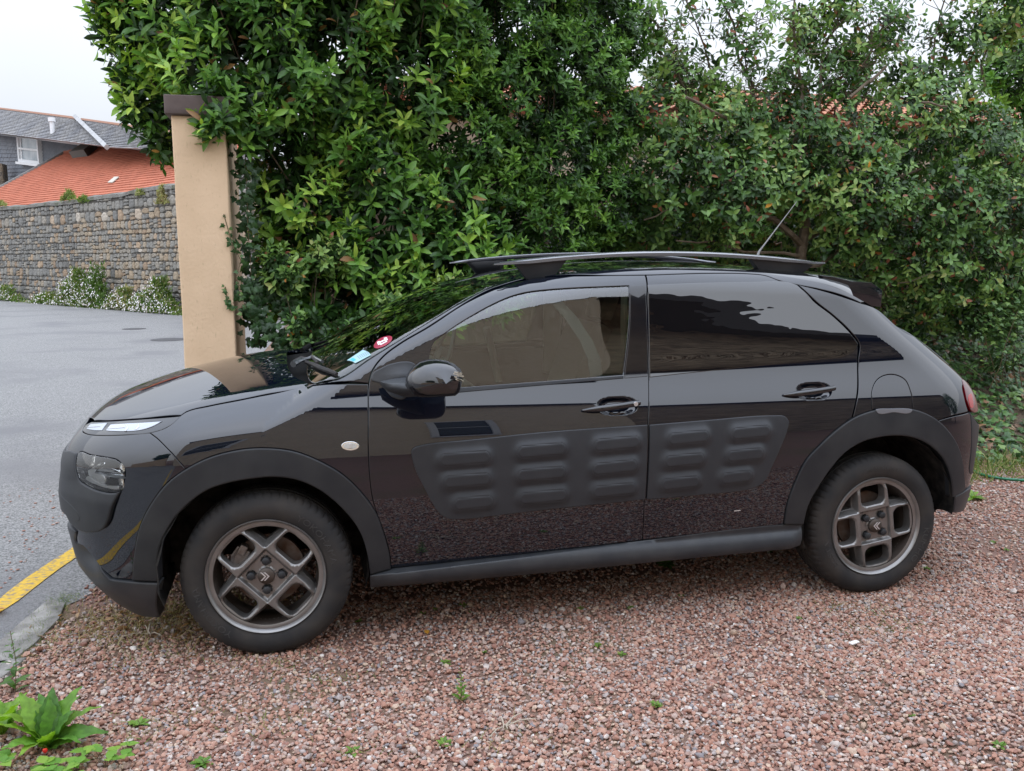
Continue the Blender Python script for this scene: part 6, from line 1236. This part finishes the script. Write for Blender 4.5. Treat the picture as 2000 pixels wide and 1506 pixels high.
c = at(95, 1468, z=0); da = empty('dandelion', tuple(c)); tag(da, 'large dandelion rosette with long bright green toothed leaves in the lower left corner', 'plant')
for j, (yaw, el, L_, t_) in enumerate(((1.55, .95, .175, .15), (1.95, .85, .175, .3), (1.15, .80, .17, .25), (1.75, 1.15, .15, .4), (1.35, 1.1, .15, .1), (.75, .75, .19, .6), (.35, .55, .18, .75), (-.05, .35, .17, .3), (2.4, .75, .19, .8), (2.9, .6, .20, .9), (3.4, .5, .18, .8), (2.0, .5, .15, .95), (-.5, .5, .13, .5), (-1.2, .6, .13, .85), (3.9, .45, .15, .6), (.1, .8, .14, .2), (1.5, .6, .14, .7), (-2.0, .55, .13, .9))):
    put_leaf(da, dm[j % 5], (0, 0, .01), yaw, el, L_, t_, roll=random.uniform(-.4, .4))
c = at(5, 1440, z=0); da2 = empty('dandelion', tuple(c)); tag(da2, 'second dandelion cut off by the left edge with yellow green leaves', 'plant')
for j in range(9): put_leaf(da2, dm[j % 5], (0, 0, .01), .2+j*.7, random.uniform(.4, .9), random.uniform(.11, .16), random.uniform(.5, .98))
STR = ramp_mat('strawberry_leaf', [(0, (.06, .15, .03)), (.5, (.13, .28, .04)), (1, (.25, .38, .06))], rough=.6, spec=.25, trans=.3)
def str_mesh():
    V = []; n = 14
    for k in range(n+1):
        t_ = k/n; w_ = .42*math.sin(t_**.8*math.pi)*(1 if k % 2 else .76)+.01
        for s_ in (-1, -.5, 0, .5, 1): V.append((w_*s_, t_, .18*abs(s_)*w_-.15*t_*t_+.015*math.sin(k*2.5)*abs(s_)))
    me = bpy.data.meshes.new('strawberry_leaflet'); me.from_pydata(V, [], [(a*5+b, a*5+b+1, a*5+b+6, a*5+b+5) for a in range(n) for b in range(4)]); me.materials.append(STR); me.polygons.foreach_set('use_smooth', [True]*len(me.polygons)); me.update(); return me
sm2 = str_mesh(); BER = mat('red_berry', (.55, .02, .015), rough=.35, coat=.4)
for u, v, k, lab in ((40, 1520, 9, 'wild strawberry leaves at the bottom left corner'), (205, 1500, 7, 'wild strawberry patch right of the dandelion at the bottom edge'), (110, 1530, 8, 'wild strawberry leaves below the dandelion along the bottom edge')):
    c = at(u, v, z=0); r_ = empty('strawberry_plant', tuple(c)); tag(r_, lab, 'plant', 'wild strawberry plants')
    st_ = MB()
    for j in range(k):
        p = np.array([random.uniform(-.08, .08), random.uniform(-.04, .07), random.uniform(.02, .055)]); st_.tube([(0, 0, 0), tuple(p*np.array([.6, .6, 1.])), tuple(p)], .001, 4); y0 = random.uniform(0, 6.28)
        for q in (-1.15, 0, 1.15): put_leaf(r_, sm2, p, y0+q, random.uniform(.0, .4), random.uniform(.030, .042), random.uniform(.3, .95))
    st_.build('stem', TWIG, r_)
def berry(u, v, z, lab, root=None):
    c = at(u, v, z=z); o3 = np.array(root.location); m = MB(); m.lathe([(.0001, -.009), (.005, -.006), (.0075, 0), (.006, .005), (.0001, .007)], 14, axis='z', c=tuple(c-o3)); m.build('berry', BER, root, smooth=True)
sp0 = [o for o in bpy.data.objects if o.name.startswith('strawberry_plant')]
berry(88, 1466, .045, '', sp0[2]); berry(212, 1482, .02, '', sp0[1])
# daisies at the foot of the stone wall, plants on top of it
FLW = ramp_mat('daisy_petals', [(0, (.75, .72, .68)), (.7, (.85, .83, .80)), (1, (.62, .45, .45))], rough=.8, spec=.1)
def disc_mesh():
    me = bpy.data.meshes.new('daisy_head'); me.from_pydata([(0, 0, .1)]+[(math.cos(a)*(.5 if i % 2 else .4), math.sin(a)*(.5 if i % 2 else .4), 0) for i, a in enumerate(np.arange(12)*math.pi/6)], [], [(0, k+1, (k+1) % 12+1) for k in range(12)]); me.materials.append(FLW); me.update(); return me
DC = proto_coll('daisy_proto', [disc_mesh()])
def wall_clump(u, v, wpx, hpx, lab, flowers=True, t=(.25, .8), cat='plant', nb=1500):
    c = wallpt(u, v, .35 if v > 450 else .0); z = np.linalg.norm(c-CAM); W_ = wpx/FPX*z/.72; H = hpx/FPX*z; H *= .8 if flowers else .55; W_ *= 1. if flowers else .7; r_ = empty('daisy_clump' if flowers else 'wall_plant', tuple(c)); tag(r_, lab, cat)
    k = nb; a = RNG.normal(0, .33, k); P = np.outer(a*W_, wd)+np.outer(RNG.random(k)*.4*(1 if flowers else .3), wn_); hh = np.exp(-(a/.45)**2)*RNG.random(k)**.8*H*(1+.25*np.sin(a*14)); P[:, 2] = hh
    Zs = nrm(RNG.normal(size=(k, 3))+wn_*.8); Ys = nrm(RNG.normal(0, .6, (k, 3))+np.array([0, 0, 1.])); Ys = nrm(Ys-(Ys*Zs).sum(1)[:, None]*Zs)
    scatter('foliage', P, eul_from(np.cross(Ys, Zs), Ys, Zs), RNG.uniform(.09, .18, k)*(1 if flowers else .9), RNG.integers(0, 5, k), RNG.uniform(*t, k), GC2, r_)
    if flowers:
        k2 = int(k*.26); P2 = P[:k2].copy(); P2[:, 2] += RNG.random(k2)*.1; P2 += wn_*.12; Z2 = nrm(wn_+np.array([0, 0, .5])+RNG.normal(0, .4, (k2, 3))); Y2 = nrm(np.cross(Z2, RNG.normal(size=(k2, 3)))); scatter('flower_heads', P2, eul_from(np.cross(Y2, Z2), Y2, Z2), RNG.uniform(.03, .05, k2), np.zeros(k2), RNG.random(k2), DC, r_)
def blade2(i):
    me = bpy.data.meshes.new('wide_blade'); me.from_pydata([(-.12, 0, 0), (.12, 0, 0), (.1, .6, .05*i), (-.1, .6, .02), (0, 1, -.1*i)], [], [(0, 1, 2, 3), (3, 2, 4)]); me.materials.append(GRS); me.update(); return me
GC2 = proto_coll('wide_blade_proto', [blade2(i) for i in range(5)])
wall_clump(25, 588, 70, 30, 'low daisy clump at the foot of the wall at the left edge', nb=1000); wall_clump(105, 596, 70, 24, 'thin daisies at the wall foot left of the big clump', nb=900)
wall_clump(165, 601, 90, 72, 'largest white daisy clump against the middle of the stone wall', nb=3400); wall_clump(205, 604, 50, 85, 'tall dark green clump behind the largest daisies', t=(.1, .6), nb=1400)
wall_clump(255, 606, 60, 45, 'brownish daisy clump right of the tall one at the wall foot', t=(.4, .95), nb=1600); wall_clump(325, 612, 66, 70, 'white daisy clump at the wall foot beside the gate pier', nb=2800); wall_clump(295, 611, 50, 40, 'smaller daisies between the two big clumps near the pier', nb=1200)
wall_clump(138, 391, 40, 24, 'yellow green tuft growing on top of the wall', False, (.5, .8), nb=420); wall_clump(168, 394, 30, 12, 'small green tuft on the wall top right of the larger one', False, (.4, .7), nb=260); wall_clump(322, 398, 26, 48, 'brown dead flower stems rooted in the wall top near the pier', False, (.75, 1.), nb=700); wall_clump(278, 382, 20, 14, 'tiny dry tuft on the wall top', False, (.6, .9), nb=200); wall_clump(5, 403, 30, 12, 'pale tuft on the wall top at the left edge', False, (.6, .9), nb=220)
# fern leaved plant and strap leaves by the right edge
sf = empty('strap_leaf_plant', tuple(at(1915, 715, y=3.0))); tag(sf, 'clump of narrow arching strap leaves under the shrub near the right edge', 'plant')
STP = ramp_mat('strap_leaf', [(0, (.025, .06, .015)), (1, (.09, .16, .04))], rough=.4, spec=.4); stm = [leaf_mesh('strap_leaf', 1, .07, STP, fold=.5, curl=.5, wid=[.6, .9, 1., .9, .7, .1], seed=i) for i in range(3)]
for j in range(26): put_leaf(sf, stm[j % 3], (random.uniform(-.15, .2), random.uniform(-.1, .1), -.05), random.uniform(0, 6.28), random.uniform(.6, 1.2), random.uniform(.22, .36), random.random())
fp = empty('feathery_plant', tuple(at(1965, 640, y=2.9))); tag(fp, 'pale green feathery leaved plant at the right edge above the ivy bank', 'plant')
n = 900; T = RNG.normal(0, 1, (n, 3))*np.array([.13, .08, .14])+np.array([.05, 0, .02]); Z = nrm(np.array([0, -.6, 1.])+RNG.normal(0, .3, (n, 3))); Y = nrm(RNG.normal(size=(n, 3))); Y = nrm(Y-(Y*Z).sum(1)[:, None]*Z)
plant_leaves(fp, (T+np.array(fp.location), np.cross(Y, Z), Y, Z, RNG.uniform(.03, .05, n), RNG.uniform(.6, .93, n)), ivm, IC, 'foliage', 80); branch_part(fp, [(wiggle(np.array(fp.location)+np.array([RNG.normal(0, .1), 0, -.5]), np.array(fp.location)+RNG.normal(0, .1, 3), 5, .02), .004, .002) for k in range(6)], 'stem', TWIG)
# garden hose
HOSE = mat('green_hose_plastic', (.01, .16, .075), rough=.3, coat=.3)
m = MB(); hp_ = [at(u, v, z=.018) for u, v in ((1840, 900), (1870, 912), (1900, 920), (1925, 929), (1960, 935), (2000, 938), (2060, 940))]; P = spline(np.array(hp_), [True]+[False]*5+[True], .03, closed=False); m.tube(P, .0095, 10); tag(m.build('garden_hose', HOSE, smooth=True), 'green garden hose lying on the gravel behind the car', 'hose')
m = MB(); P = spline(np.array([at(u, v, z=.03) for u, v in ((1962, 865), (1985, 880), (2020, 890))]), [True, False, True], .03, closed=False); m.tube(P, .0095, 10); tag(m.build('garden_hose', HOSE, smooth=True), 'short stretch of green hose half buried in the ivy at the right edge', 'hose')
# litter: pale chips and a fallen leaf
m = MB(); c = at(1668, 1255, z=.02); m.box(c, (.045, .02, .006), R=[[.9, -.3, 0], [.3, .9, 0], [0, 0, 1]]); tag(m.build('stone_chip', mat('white_chip', (.75, .73, .7), rough=.7), bevel=.002), 'small flat white chip lying on the gravel below the rear door', 'chip')
o = bpy.data.objects.new('fallen_leaf', camm[0]); COL.objects.link(o); c = at(835, 1238, z=.02); o.location = c; o.scale = (.05, .05, .05); o['tint'] = 1.; tag(o, 'orange fallen leaf lying on the gravel', 'leaf')
o = bpy.data.objects.new('fallen_leaf', camm[1]); COL.objects.link(o); c = at(8, 1190, z=.03); o.location = c; o.scale = (.1, .1, .1); o.rotation_euler = (0, .3, 1.); o['tint'] = 1.; tag(o, 'orange brown leaf lying across the yellow line at the left edge', 'leaf')
